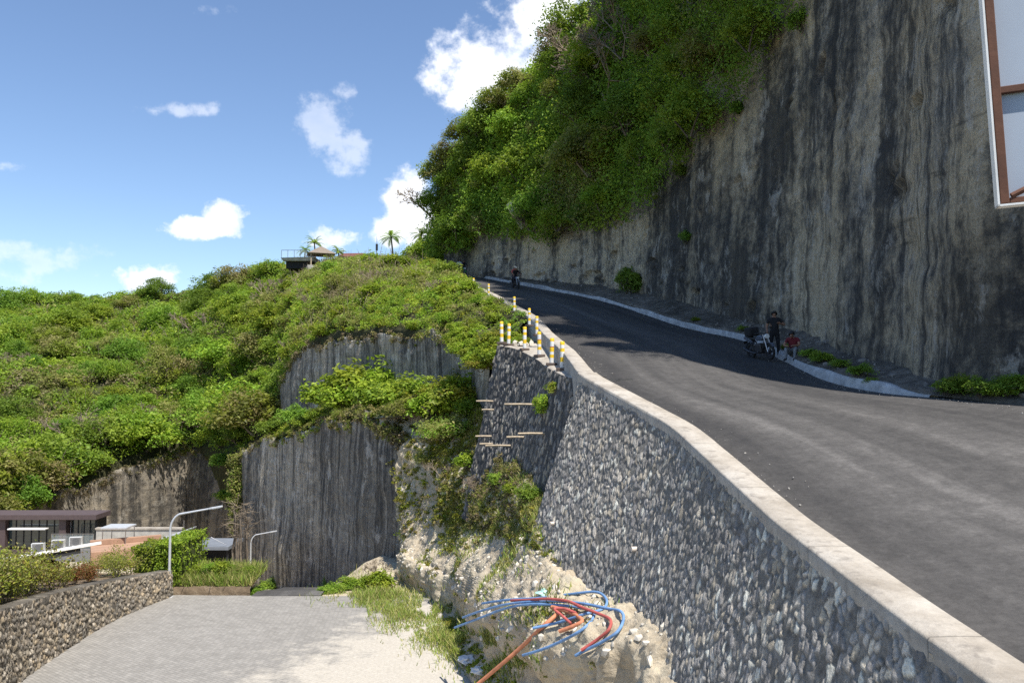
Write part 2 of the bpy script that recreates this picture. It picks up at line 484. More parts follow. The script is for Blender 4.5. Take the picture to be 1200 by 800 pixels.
M['verge'] = dirt_material('roadside rubble soil', [(0.06, 0.055, 0.045), (0.14, 0.125, 0.105), (0.28, 0.25, 0.21)])
M['plain_soil'] = dirt_material('far lowland', [(0.05, 0.06, 0.025), (0.08, 0.08, 0.04), (0.15, 0.13, 0.08)])

def paver_material():
    m, nt, b = mat('interlocking pavers')
    co = nt.coord()
    n = nt.node('ShaderNodeTexBrick')
    nt.put(n.inputs['Vector'], nt.mapping(co, (1, 1, 1), (0, 0, 0), (0, 0, R(38))))
    n.inputs['Scale'].default_value = 1.0; n.inputs['Mortar Size'].default_value = 0.012
    n.inputs['Brick Width'].default_value = 0.24; n.inputs['Row Height'].default_value = 0.12
    n.inputs['Color1'].default_value = (0.265, 0.25, 0.228, 1); n.inputs['Color2'].default_value = (0.335, 0.315, 0.288, 1)
    n.inputs['Mortar'].default_value = (0.23, 0.22, 0.2, 1)
    n1 = nt.noise(co, 0.35, 6, 0.6); n2 = nt.noise(co, 1.7, 7, 0.68, 0.3); n3 = nt.noise(co, 10, 5, 0.7)
    col = nt.mix(0.5, n.outputs[0], nt.ramp(n2, [(0.3, (0.55, 0.54, 0.53)), (0.7, (1, 1, 1))]), 'MULTIPLY')
    sx = nt.node('ShaderNodeSeparateXYZ'); nt.put(sx.inputs[0], co)
    # pale lime dust washed onto the paving from the bank on its right side
    edge = nt.math('ADD', nt.math('MULTIPLY', nt.math('ADD', sx.outputs[0], 8.6), 0.17), nt.math('MULTIPLY', nt.math('SUBTRACT', 24.0, sx.outputs[1]), 0.05))
    dust = nt.math('ADD', edge, nt.math('MULTIPLY', nt.math('SUBTRACT', nt.math('ADD', nt.math('MULTIPLY', n1, .5), nt.math('MULTIPLY', n2, .5)), 0.5), 3.0))
    dust = nt.ramp(dust, [(0.05, 0.0), (0.5, 0.85)])
    col = nt.mix(dust, col, nt.ramp(n3, [(0.3, (0.40, 0.36, 0.30)), (0.7, (0.56, 0.515, 0.44))]))
    nt.put(b.inputs['Base Color'], col); b.inputs['Roughness'].default_value = 0.92
    h = nt.math('ADD', nt.math('MULTIPLY', n.outputs[1], -1.0), nt.math('MULTIPLY', n3, 0.4))
    nt.put(b.inputs['Normal'], nt.bump(h, 0.5, 0.02))
    return m
M['pavers'] = paver_material()

# ------------------------------------------------------------------ sky and sun
SUN_AZ, SUN_EL = R(-54.5), R(63.5)       # azimuth measured from +x towards +y
sun_dir = Vector((math.cos(SUN_EL) * math.cos(SUN_AZ), math.cos(SUN_EL) * math.sin(SUN_AZ), math.sin(SUN_EL)))
sd = bpy.data.lights.new('sun', 'SUN')
sd.energy = 4.5; sd.angle = R(0.53); sd.color = (1.0, 0.955, 0.88)
so = bpy.data.objects.new('sun', sd)
so.rotation_euler = sun_dir.to_track_quat('Z', 'Y').to_euler()
so.location = (0, 0, 60)
C.objects.link(so)

world = bpy.data.worlds.new('World')
SC.world = world
world.use_nodes = True
wt = NT(world.node_tree)
bg = wt.n['Background']
sky = wt.node('ShaderNodeTexSky', sky_type='NISHITA')
sky.sun_disc = False
sky.sun_elevation = SUN_EL
sky.sun_rotation = math.atan2(sun_dir.x, sun_dir.y)
sky.air_density = 1.0; sky.dust_density = 0.1; sky.ozone_density = 2.2
SKY_GAIN = 1.0
dirv = wt.coord('Generated')
sx = wt.node('ShaderNodeSeparateXYZ'); wt.put(sx.inputs[0], dirv)
yy = wt.math('MAXIMUM', sx.outputs[1], 0.05)
U = wt.math('DIVIDE', sx.outputs[0], yy); Vv = wt.math('DIVIDE', sx.outputs[2], yy)
n_big = wt.noise(wt.mapping(dirv, (1, 1, 1.25)), 15.0, 8, 0.6)
n_fine = wt.noise(dirv, 48.0, 8, 0.62)
nz = wt.math('ADD', wt.math('MULTIPLY', wt.math('SUBTRACT', n_big, 0.5), 3.6), wt.math('MULTIPLY', wt.math('SUBTRACT', n_fine, 0.5), 1.5))
def blob(u, v, ru, rv, k=1.0):
    p = at(u, v, 1.0)
    a = wt.math('DIVIDE', wt.math('SUBTRACT', U, p.x), ru / F); c = wt.math('DIVIDE', wt.math('SUBTRACT', Vv, p.z), rv / F)
    r2 = wt.math('ADD', wt.math('MULTIPLY', a, a), wt.math('MULTIPLY', c, c))
    return wt.math('MULTIPLY', wt.math('SUBTRACT', 1.0, r2), k)
def union(L):
    r = L[0]
    for x in L[1:]: r = wt.math('MAXIMUM', r, x)
    return r
thick = union([blob(600, 78, 95, 62), blob(540, 78, 58, 52), blob(655, 25, 95, 60), blob(740, 0, 130, 80), blob(556, 116, 48, 26), blob(520, 70, 30, 26),
               blob(478, 236, 34, 42), blob(500, 262, 48, 34), blob(460, 270, 26, 22)])
small = union([blob(236, 268, 50, 15), blob(262, 254, 26, 18), blob(170, 324, 44, 17), blob(155, 320, 24, 14), blob(388, 282, 34, 14), blob(376, 272, 18, 12)])
wisp = union([blob(375, 140, 42, 36), blob(412, 180, 30, 34), blob(405, 105, 22, 14), blob(205, 128, 60, 12), blob(60, 305, 90, 22, 0.6), blob(20, 198, 40, 10, 0.6), blob(260, 10, 24, 10, 0.4)])
m1 = wt.ramp(wt.math('ADD', thick, nz), [(-0.15, 0.0), (1.35, 1.0)], 'EASE')
m2 = wt.ramp(wt.math('ADD', small, wt.math('MULTIPLY', nz, 1.6)), [(0.0, 0.0), (1.0, 0.85)], 'EASE')
m3 = wt.ramp(wt.math('ADD', wisp, wt.math('MULTIPLY', nz, 1.3)), [(0.0, 0.0), (1.9, 0.4)], 'EASE')
cm = wt.math('MAXIMUM', wt.math('MAXIMUM', m1, m2), m3)
n_sh = wt.noise(wt.mapping(dirv, (1, 1, 1.6), (0.03, 0, 0.05)), 11.0, 6, 0.55)
ccol = wt.ramp(n_sh, [(0.34, (0.74, 0.81, 0.93)), (0.56, (0.97, 0.98, 1.0))])
ccol = wt.mix(1.0, ccol, (9.5, 9.5, 9.7), 'MULTIPLY')
hsv = wt.node('ShaderNodeHueSaturation'); hsv.inputs['Saturation'].default_value = 0.97
wt.put(hsv.inputs['Color'], sky.outputs[0])
skyc = wt.mix(1.0, hsv.outputs[0], (1.08, 1.15, 1.25), 'MULTIPLY')
wt.put(bg.inputs['Color'], wt.mix(cm, skyc, ccol))
bg.inputs['Strength'].default_value = 0.088

SC.view_settings.view_transform = 'Standard'
SC.view_settings.look = 'None'
SC.view_settings.exposure = 0.68
SC.view_settings.gamma = 1.0
SC.view_settings.use_curve_mapping = False
SC.cycles.use_denoising = False
SC.cycles.max_bounces = 6; SC.cycles.diffuse_bounces = 3; SC.cycles.glossy_bounces = 2
SC.cycles.transmission_bounces = 4; SC.cycles.transparent_max_bounces = 8
SC.cycles.use_adaptive_sampling = True; SC.cycles.adaptive_threshold = 0.008

# ------------------------------------------------------------------ terrain helpers
BVH = {}
def register(name, V, Fc):
    BVH[name] = BVHTree.FromPolygons([tuple(map(float, p)) for p in V], [tuple(map(int, q)) for q in Fc])

def hit(u, v, names):
    d = at(u, v, 1.0).normalized()
    best = None
    for n in (names if isinstance(names, (list, tuple)) else [names]):
        r = BVH[n].ray_cast(Vector((0, 0, 0)), d)
        if r[0] is not None and (best is None or r[3] < best[3]): best = r
    return best[0].copy() if best else None

def drop(x, y, names, top=80.0):
    best = None
    for n in (names if isinstance(names, (list, tuple)) else [names]):
        r = BVH[n].ray_cast(Vector((x, y, top)), Vector((0, 0, -1)))
        if r[0] is not None and (best is None or r[0].z > best.z): best = r[0].copy()
    return best

def patch(G, n, m):
    """smooth n x m grid of points over a control grid"""
    G = [[(at(*p) if not isinstance(p, Vector) else p) for p in row] for row in G]
    A = np.array([[list(p) for p in row] for row in G])
    A = np.stack([catmull(A[i], m) for i in range(A.shape[0])], 0)
    A = np.stack([catmull(A[:, j], n) for j in range(m)], 1)
    return A

def normals(A):
    du = np.gradient(A, axis=1); dv = np.gradient(A, axis=0)
    n = np.cross(du, dv)
    n /= np.linalg.norm(n, axis=2, keepdims=True) + 1e-9
    return n

def metric_uv(A):
    s = np.concatenate([np.zeros((A.shape[0], 1)), np.cumsum(np.linalg.norm(np.diff(A, axis=1), axis=2), 1)], 1)
    t = np.concatenate([np.zeros((1, A.shape[1])), np.cumsum(np.linalg.norm(np.diff(A, axis=0), axis=2), 0)], 0)
    return np.stack([s, t], 2)

def surface(name, A, material, label=None, cat=None, kind='structure', uv=None, flip=False, attrs=None, parent=None):
    n, m = A.shape[:2]
    V = A.reshape(-1, 3); Fc = grid_faces(n, m, flip)
    me = np_mesh(name, V, Fc)
    add_uv(me, (metric_uv(A) if uv is None else uv).reshape(-1, 2))
    for k, d in (attrs or {}).items(): add_attr(me, k, d.reshape(-1, 3))
    o = link_mesh(name, me, material, parent)
    if kind or label: tag(o, label, cat, None, kind)
    return o

# ------------------------------------------------------------------ upper road, edge lines
LEFT = [Vector((4.4, -10, -3.5)), Vector((4.2, -2, -3.1)), Vector((4.05, 4.5, -2.68)), at(1055, 720, 8), at(905, 606, 11.5), at(787, 497, 17), at(678, 437, 22.5),
        at(660, 412, 27), at(637, 391, 34), at(619, 370, 40), at(575, 345, 51), at(545, 332, 62), at(515, 320, 77), at(481, 313.5, 98), at(455, 310, 112)]
RIGHT = [Vector((36, -10, -3.5)), Vector((30, -2, -3.0)), Vector((20.5, 4.2, -2.2)), Vector((15.2, 8.8, -1.55)), Vector((12.6, 12.8, -1.05)), at(1200, 475, 17.5), at(1000, 455, 22.5),
         at(928, 428, 28), at(872, 400, 35.5), at(796, 382, 42.5), at(704, 353, 53.5), at(630, 338, 64), at(560, 325, 80), at(513, 317, 100), at(486, 312, 114)]
# parapet outer edge -> inner edge
def polyline(pts, n, smooth=5):
    P = np.asarray([list(p) for p in pts], float)
    Q = np.stack([np.interp(np.linspace(0, len(P) - 1, n), np.arange(len(P)), P[:, k]) for k in range(3)], 1)
    for _ in range(smooth): Q[1:-1] = (Q[:-2] + 2 * Q[1:-1] + Q[2:]) / 4
    return Q
Lc = polyline(LEFT, 300, 8)
def side_dir(P):
    t = np.gradient(P, axis=0)[:, :2]
    t /= np.linalg.norm(t, axis=1, keepdims=True)
    return np.stack([t[:, 1], -t[:, 0], np.zeros(len(P))], 1)     # to the right of the travel direction
Ls = side_dir(Lc)
COPE_W, COPE_H = 0.52, 0.30
inner = Lc + Ls * COPE_W
road_l = inner.copy() - Ls * 0.06; road_l[:, 2] -= COPE_H
Rc = catmull(RIGHT, 300)
nu = 24
A = np.stack([road_l * (1 - w) + (Rc + np.array([0.25, 0, 0])) * w for w in np.linspace(0, 1, nu)], 1)
w = np.linspace(0, 1, nu)[None, :]
A[:, :, 2] += fbm(A.reshape(-1, 3) * 0.18, 3).reshape(A.shape[:2]) * 0.05
uv = np.stack([np.broadcast_to(w * 9.0, A.shape[:2]), np.broadcast_to(arc(Lc)[:, None], A.shape[:2])], 2)
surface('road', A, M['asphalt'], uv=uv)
A_road = A.copy()
register('road', A.reshape(-1, 3), grid_faces(300, nu))

# ------------------------------------------------------------------ rubble stone walls
def stones(s, h, cw, ch, seed, tilt=0.22):
    """irregular cells: edge distance (F2-F1), two random ids and the offset inside the stone"""
    z0 = np.full_like(s, float(seed))
    x = (s + h * tilt) / cw; y = h / ch
    x = x + 0.42 * fbm(np.stack([s * 3.1, h * 2.3, z0], 1), 3) + 0.16 * vnoise(np.stack([s * 17, h * 14, z0], 1))
    y = y + 0.38 * fbm(np.stack([s * 2.6, h * 3.1, z0 + 9], 1), 3) + 0.10 * vnoise(np.stack([s * 15, h * 17, z0 + 4], 1))
    ix, iy = np.floor(x), np.floor(y)
    f1 = np.full(len(s), 9.0); f2 = np.full(len(s), 9.0); ida = np.zeros(len(s)); idb = np.zeros(len(s)); ox = np.zeros(len(s)); oy = np.zeros(len(s))
    for dx in (-2, -1, 0, 1, 2):
        for dy in (-2, -1, 0, 1, 2):
            cx, cy = ix + dx, iy + dy
            z = np.full_like(cx, seed)
            px = cx + 0.5 + (_hash(cx, cy, z) - 0.5) * 1.25
            py = cy + 0.5 + (_hash(cx, cy, z + 1) - 0.5) * 1.25
            wgt_ = 0.75 + 0.5 * _hash(cx, cy, z + 6)
            ax, ay = abs(x - px) * wgt_, abs(y - py) * wgt_
            dd = 0.6 * np.sqrt(ax ** 2 + ay ** 2) + 0.4 * np.maximum(ax, ay)
            c = dd < f1
            f2 = np.where(c, f1, np.minimum(f2, dd))
            ida = np.where(c, _hash(cx, cy, z + 2), ida); idb = np.where(c, _hash(cx, cy, z + 3), idb)
            ox = np.where(c, x - px, ox); oy = np.where(c, y - py, oy)
            f1 = np.where(c, dd, f1)
    return f2 - f1, ida, idb, ox, oy

def stone_wall(top, outdir, height, batter, ds, dh, cw, ch, seed, palette, amp=0.05, mortar=(0.12, 0.118, 0.116), thresh=0.13, bare=0.16):
    """curved, battered stone face below a top line"""
    P, s = by_length(np.concatenate([top, outdir], 1), ds)
    T, O = P[:, :3], P[:, 3:]
    O = O / np.linalg.norm(O, axis=1, keepdims=True)
    nh = int(height / dh) + 1
    h = np.linspace(0, height, nh)
    A = T[None] + O[None] * (h * batter)[:, None, None]
    A[:, :, 2] -= h[:, None]
    nrm = O[None] * math.cos(math.atan(batter)) + np.array([0, 0, math.sin(math.atan(batter))])
    nrm = np.broadcast_to(nrm, A.shape)
    S, H = np.meshgrid(s, h)
    e, ia, ib, ox, oy = stones(S.ravel(), H.ravel(), cw, ch, seed)
    pos = A.reshape(-1, 3)
    rough = fbm(pos * 7.0, 3); big = fbm(pos * 0.6, 3)
    k = np.clip((e - thresh * (0.3 + 0.9 * ib) - 0.07 * rough) / 0.13, 0, 1); k = k * k * (3 - 2 * k)
    gone = ib < bare + 0.25 * big                      # stones buried under mortar
    k = np.where(gone, k * 0.15, k)
    i2, i3 = np.mod(ia * 37.7, 1.0), np.mod(ib * 53.3, 1.0)
    facet = np.clip(ox * (i2 - 0.5) * 1.6 + oy * (0.25 + i3 * 0.9), -0.8, 0.8)        # each stone's face has its own tilt
    chip = fbm(pos * 15.0, 3)
    disp = amp * k * (0.5 + 0.5 * ia + 0.75 * facet) + amp * 0.5 * rough + amp * 0.32 * chip * (0.5 + k) + amp * 0.8 * big
    pos = pos + nrm.reshape(-1, 3) * disp[:, None]
    pal = np.array(palette)
    c = pal[(ia * len(pal) * 0.999).astype(int)] * (0.75 + 0.5 * ib + 0.35 * rough)[:, None]
    col = np.array(mortar)[None] * (0.8 + 0.5 * rough)[:, None]
    col = col * (1 - k)[:, None] + c * k[:, None]
    return pos.reshape(A.shape), col.reshape(A.shape), np.stack([S, H], 2)

PAL = [(0.60, 0.53, 0.42), (0.47, 0.43, 0.37), (0.30, 0.28, 0.26), (0.23, 0.22, 0.21), (0.66, 0.61, 0.52), (0.44, 0.38, 0.29), (0.53, 0.47, 0.39), (0.29, 0.27, 0.25), (0.38, 0.35, 0.31), (0.33, 0.31, 0.285)]
# the tall wall under the near parapet
i_k = int(np.argmin(abs(Lc[:, 1] - 22.5)))
i_0 = int(np.argmin(abs(Lc[:, 1] - 3.0)))
top = Lc[i_0:i_k + 1].copy(); top[:, 2] -= 0.14
out = -Ls[i_0:i_k + 1]
BAT = 0.33
wall = empty('retaining_wall', tuple(top[len(top) // 2]))
tag(wall, 'tall sloping grey rubble stone wall carrying the upper road, topped by pale concrete', 'retaining wall')
def child(o, p):
    o.parent = p
    o.location = Vector(o.location) - Vector(p.location)
    return o
Aw, cw_, uvw = stone_wall(top, out, 5.6, BAT, 0.022, 0.022, 0.125, 0.165, 3, [tuple(min(0.75, x * 1.18) for x in p) for p in PAL], 0.024, (0.30, 0.28, 0.25), 0.10)
o = surface('stone_face', Aw, M['stone'], kind=None, uv=uvw, flip=True, attrs={'Col': cw_}); child(o, wall)
Vr = Aw[::6, ::6]
register('wall', Vr.reshape(-1, 3), grid_faces(Vr.shape[0], Vr.shape[1]))
# return face at the kink, behind the corner
ct, co_ = top[-1], out[-1]
ret = np.stack([ct + np.array([0.02, 0, 0]), ct + np.array([1.2, 0.7, 0.0])])
rd = np.array([[-0.35, 0.94, 0]] * 2)
a2 = np.stack([[ct + co_ * hh * BAT - np.array([0, 0, hh]), ct + np.array([1.6, 0.9, 0]) - np.array([0, 0, hh])] for hh in np.linspace(0, 6.5, 12)])
a2 = np.stack([catmull(r, 8) for r in a2]); a2[:, :, 1] += fbm(a2.reshape(-1, 3) * 3, 3).reshape(a2.shape[:2]) * 0.03
o = surface('return_face', a2, M['stone'], kind=None, attrs={'Col': np.full(a2.shape, 0.1)}); child(o, wall)

# coping: one cast concrete strip with slightly uneven edges
def strip(P, S, w, h, over=0.03, jit=0.012, seed=0.0):
    n = len(P)
    j = fbm(np.stack([arc(P) * 1.3, np.full(n, seed), np.zeros(n)], 1), 3) * jit
    j2 = fbm(np.stack([arc(P) * 1.7, np.full(n, seed + 5), np.zeros(n)], 1), 3) * jit
    z = np.array([0, 0, 1.0])
    a = P - S * (over + j)[:, None]; bq = P + S * (w + j2)[:, None]
    bev = 0.025
    prof = [a - z * h, a - z * bev, a + S * bev, P + S * (w * .5) + z * 0.006, bq - S * bev, bq - z * bev, bq - z * (h + 0.12)]
    return np.stack(prof, 1)
Pc, sc_ = by_length(np.concatenate([Lc, Ls], 1), 0.18)
i_c = int(np.argmin(abs(Pc[:, 1] - 22.9)))
cop = strip(Pc[:i_c, :3], Pc[:i_c, 3:], COPE_W, COPE_H - 0.04, 0.03, 0.010)
o = surface('coping', cop, M['coping'], kind=None, flip=True); child(o, wall)
# the low parapet further up the road
Pf = Pc[i_c - 1:]
par = strip(Pf[:, :3], Pf[:, 3:], COPE_W * 0.9, 2.6, 0.0, 0.012, 3.0)
o = surface('parapet', par, M['coping'], kind=None, flip=True)
tag(o, 'low pale concrete parapet edging the far uphill stretch of the road', 'parapet')

# ------------------------------------------------------------------ shoulder platform with its own stone face
LEDGE = [Vector((2.75, 23.1, 0.05)), at(671, 443, 24.2), at(644, 432, 28), at(629, 421, 30.5), at(605, 409, 33.5), at(583, 404.5, 35.5)]
led = catmull(LEDGE, 60)
ls = side_dir(led)
ldir = -ls
plat = empty('roadside_platform', tuple(led[30]))
tag(plat, 'dark stone faced platform beyond the kink of the parapet, holding six bollards', 'stone platform')
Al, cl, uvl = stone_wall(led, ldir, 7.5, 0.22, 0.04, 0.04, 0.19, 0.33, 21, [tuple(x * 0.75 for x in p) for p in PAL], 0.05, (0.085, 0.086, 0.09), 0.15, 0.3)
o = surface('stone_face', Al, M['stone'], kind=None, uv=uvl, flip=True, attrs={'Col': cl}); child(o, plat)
Vr = Al[::5, ::5]
register('ledge_wall', Vr.reshape(-1, 3), grid_faces(Vr.shape[0], Vr.shape[1]))
# far end face
e0 = led[-1]; eb = np.array([1.7, 37.0, e0[2] + 0.3])
a2 = np.stack([[e0 + ldir[-1] * hh * 0.22 - np.array([0, 0, hh]), eb - np.array([0, 0, hh])] for hh in np.linspace(0, 7.5, 12)])
a2 = np.stack([catmull(r, 8) for r in a2])
o = surface('end_face', a2, M['stone'], kind=None, attrs={'Col': np.full(a2.shape, 0.1)}); child(o, plat)
# top slab
lin = np.stack([np.interp(led[:, 1], Lc[:, 1], Lc[:, k]) for k in range(3)], 1); lin[:, 2] = led[:, 2] + 0.06; lin[:, 0] += 0.25
At = np.stack([led * (1 - q) + lin * q for q in np.linspace(0, 1, 12)], 1)
At[:, :, 2] += 0.02 + fbm(At.reshape(-1, 3) * 1.2, 3).reshape(At.shape[:2]) * 0.05
At[:, 0, 2] -= 0.05
o = surface('top_slab', At, M['coping'], kind=None); child(o, plat)
register('ledge', At.reshape(-1, 3), grid_faces(*At.shape[:2]))

# ------------------------------------------------------------------ big cliff on the right
CL = [(40, 118, 14.5, 18, 30), (8, 104, 13.5, 16, 29), (-4.5, 96, 13, 14.8, 25), (-7.7, 89, 12.2, 14.6, 24.5), (-4.0, 80.5, 10.7, 13.8, 29), (-0.2, 73, 9.2, 12.8, 29.5), (3.7, 64, 7.3, 11.8, 31), (7.0, 56, 5.8, 11.0, 36),
      (9.3, 49.5, 4.5, 11.2, 44), (10.7, 43.5, 3.1, 13.2, 53), (11.7, 36.5, 1.8, 14.8, 56), (11.7, 31, 1.0, 15.8, 56), (11.4, 26.5, 0.3, 17.0, 53), (11.2, 23, 0, 17.2, 48), (11.4, 20.3, -0.3, 18.5, 38),
      (12.1, 17.0, -0.6, 19.5, 36), (13.7, 13.2, -0.9, 20, 34), (16.4, 9.6, -1.4, 20, 33), (22.5, 5.5, -2, 20, 33), (42, 0, -3, 20, 33)]  # unseen crest raised and near end drawn out to widen the cliff's shadow
cc = catmull(CL, 900)
cpos, cs = by_length(cc, 0.22)
base = cpos[:, :3].copy(); rim = cpos[:, 3]; topz = cpos[:, 4]
cn = side_dir(base); cn = -cn
for _ in range(60):                                    # smooth the outward directions
    cn[1:-1] = (cn[:-2] + cn[1:-1] * 2 + cn[2:]) / 4
cn /= np.linalg.norm(cn, axis=1, keepdims=True)
if cn[len(cn) // 2, 0] > 0: cn = -cn                   # out of the rock, towards the road
nr, nsl = 84, 40
rows = []
rim_n = rim + fbm(np.stack([cs * 0.25, cs * 0, cs * 0], 1), 4) * 1.3
for k in range(nr):
    t = k / (nr - 1)
    z = (base[:, 2] - 1.0) * (1 - t) + rim_n * t
    p = base.copy() - cn * ((z - base[:, 2]) * 0.045)[:, None]
    p[:, 2] = z
    rows.append(p)
for k in range(1, nsl + 1):
    t = k / nsl
    z = rim_n * (1 - t) + topz * t
    back = (rim_n - base[:, 2]) * 0.045 + np.minimum(topz - rim_n, 16) * (0.07 * t + 0.21 * t * t)
    p = base.copy() - cn * back[:, None]; p[:, 2] = z
    rows.append(p)
for k, bk in enumerate((3, 8, 18, 40)):
    p = rows[nr + nsl - 1].copy() - cn * bk; p[:, 2] = topz + [0.6, 1.0, 1.0, -2.0][k]
    rows.append(p)
Ac = np.stack(rows, 0)
uvc = np.stack([np.broadcast_to(cs[None], Ac.shape[:2]), np.broadcast_to(np.concatenate([np.linspace(0, 18, nr), 18 + np.linspace(0.2, 60, len(rows) - nr)])[:, None], Ac.shape[:2])], 2)
uvc[:nr, :, 1] = Ac[:nr, :, 2]
fl = Ac.reshape(-1, 3)
S_, H_ = uvc[:, :, 0].ravel(), fl[:, 2]
dsp = 0.5 * fbm(np.stack([S_ * 0.13, H_ * 0.03, S_ * 0], 1), 3) + 0.07 * fbm(fl * np.array([0.7, 0.7, 0.6]), 4)
dsp += 0.06 * np.abs(fbm(fl * 0.9 + 7, 4))
st = np.sin((H_ + 0.9 * fbm(np.stack([S_ * 0.12, H_ * 0.1, S_ * 0], 1), 3) - S_ * 0.02) * 1.55)
dsp += 0.045 * np.sign(st) * np.abs(st) ** 0.3 * np.clip(vnoise(np.stack([S_ * 0.2, H_ * 0.3, S_ * 0 + 3], 1)) + 0.3, 0, 1)
dsp += 0.13 * fbm(fl * 1.5 + 3, 5) - 0.10 * np.abs(fbm(fl * np.array([1.1, 1.1, 1.6]) + 21, 4))
# a few broken pockets where blocks have fallen out
pk = fbm(fl * np.array([0.55, 0.55, 0.9]) + 50, 3)
dsp -= 0.35 * np.clip((pk - 0.42) / 0.08, 0, 1)
wgt = np.ones(Ac.shape[:2]); wgt[-4:] = 0.3
fl2 = fl + np.broadcast_to(cn[None], Ac.shape).reshape(-1, 3) * (dsp * wgt.ravel())[:, None]
Ac = fl2.reshape(Ac.shape)
surface('cliff', Ac, M['cliff'], uv=uvc)
Vr = Ac[::2, ::2]
register('cliff', Vr.reshape(-1, 3), grid_faces(*Vr.shape[:2]))
Ncl = np.broadcast_to(cn[None], Ac.shape)

# verge between kerb and cliff, and the whitewashed kerb
Rk = Rc
Rsd = side_dir(Rk)
i_s = int(np.argmin(abs(Rk[:, 1] - 19.8) + (Rk[:, 0] > 14) * 50))
K = Rk[i_s:]; KS = Rsd[i_s:]
Kp, ks_ = by_length(np.concatenate([K, KS], 1), 0.15)
hgt = 0.30 * np.clip((ks_) / 1.5, 0.25, 1) * (0.85 + 0.3 * fbm(np.stack([ks_ * 0.4, ks_ * 0, ks_ * 0], 1), 2))
P0, SS = Kp[:, :3] + np.array([0, 0, 0.0]), Kp[:, 3:]
jj = fbm(np.stack([ks_ * 0.9, ks_ * 0, ks_ * 0 + 4], 1), 3) * 0.06
zz = np.array([0, 0, 1.0])
kp = np.stack([P0 + SS * (-0.05 + jj)[:, None] - zz * 0.15, P0 + SS * (0.02 + jj)[:, None] + zz * (hgt * 0.55)[:, None], P0 + SS * (0.06 + jj)[:, None] + zz * hgt[:, None], P0 + SS * (0.30 + jj)[:, None] + zz * hgt[:, None], P0 + SS * 0.34 - zz * 0.1], 1)
o = surface('kerb', kp, M['kerb'], uv=None, flip=True)
Rv, sv = by_length(np.concatenate([Rk[60:], Rsd[60:]], 1), 0.3)
hv = np.interp(Rv[:, 1], [17, 21, 23, 200], [0.05, 0.2, 0.36, 0.36])
av = []
for q, (off, dz) in enumerate(((0.12, -0.12), (0.26, 0.0), (0.8, 0.06), (1.5, 0.25), (2.4, 0.5), (3.6, 0.7))):
    p = Rv[:, :3] + Rv[:, 3:] * off; p[:, 2] += hv + dz
    av.append(p)
av = np.stack(av, 1)
av = np.stack([catmull(r, 14) for r in av])
av[:, 1:, 2] += fbm(av[:, 1:].reshape(-1, 3) * 1.6, 4).reshape(av.shape[0], -1) * 0.14
surface('verge', av, M['verge'], flip=True)
register('verge', av.reshape(-1, 3), grid_faces(*av.shape[:2]))

# ------------------------------------------------------------------ ground sheet and lower ground
def lot_z(d):
    return -8.75 - 0.054 * (d - 23.0)
xs = np.concatenate([[-3000, -1200, -500, -200], np.linspace(-120, 120, 25), [200, 500, 1200, 3000]])
gx, gy = np.meshgrid(xs, xs)
gz = np.full_like(gx, -22.0)
surface('ground', np.stack([gx, gy, gz], 2), M['plain_soil'])

# paved lot (slightly sloping, ends at a crest) and the road that drops away behind it
d_ = np.linspace(0, 35.4, 90); x_ = np.linspace(-15.3, 1.5, 60)
gx, gy = np.meshgrid(x_, d_)
gz = lot_z(gy) + fbm(np.stack([gx.ravel() * 0.25, gy.ravel() * 0.25, gx.ravel() * 0], 1), 3).reshape(gx.shape) * 0.06
surface('paved_lot', np.stack([gx, gy, gz], 2), M['pavers'])
register('lot', np.stack([gx, gy, gz], 2).reshape(-1, 3), grid_faces(90, 60))
def down_z(d):
    return np.interp(d, [35, 36, 45, 60, 70, 80, 100], [lot_z(35.4), lot_z(36), -11.6, -15.6, -18.2, -19.2, -19.5])
gx, gy = np.meshgrid(np.linspace(-60, 2, 60), np.linspace(35.2, 100, 70))
zb = down_z(gy) - 0.09
berm = np.clip((gx + 9.2 + (gy - 36) * 0.12) / 2.5, 0, 1) * np.clip((60 - gy) / 14, 0, 1)
zb = zb + berm * np.clip(-9.8 - 0.02 * (gy - 35) - zb, 0, 9)
lefth = np.clip((-13.6 - gx - (gy - 36) * 0.28) / 1.5, 0, 1)
zb = zb + lefth * np.clip(np.interp(gy, [36, 48, 60, 66, 75], [-10.6, -11.3, -13.5, -17.5, -19.3]) - zb, 0, 9)
zb += fbm(np.stack([gx.ravel() * 0.5, gy.ravel() * 0.5, gx.ravel() * 0], 1), 4).reshape(gx.shape) * 0.12
Ag = np.stack([gx, gy, zb], 2)
surface('lower_ground', Ag, M['lime_dirt'])
register('lower', Ag.reshape(-1, 3), grid_faces(70, 60))
cl_ = catmull([Vector((-9.9, 35.35, 0)), Vector((-10.0, 37.5, 0)), Vector((-10.3, 41, 0)), Vector((-12.5, 50, 0)), Vector((-16.5, 62, 0)), Vector((-21, 74, 0)), Vector((-30, 84, 0))], 60)
sdl = side_dir(cl_)
Ad = np.stack([cl_ + sdl * q for q in np.linspace(-1.5, 1.5, 8)], 1)
Ad[:, :, 2] = np.minimum(down_z(Ad[:, :, 1]) + 0.07, lot_z(Ad[:, :, 1]) - 0.004)
surface('descending_road', Ad, M['asphalt'])

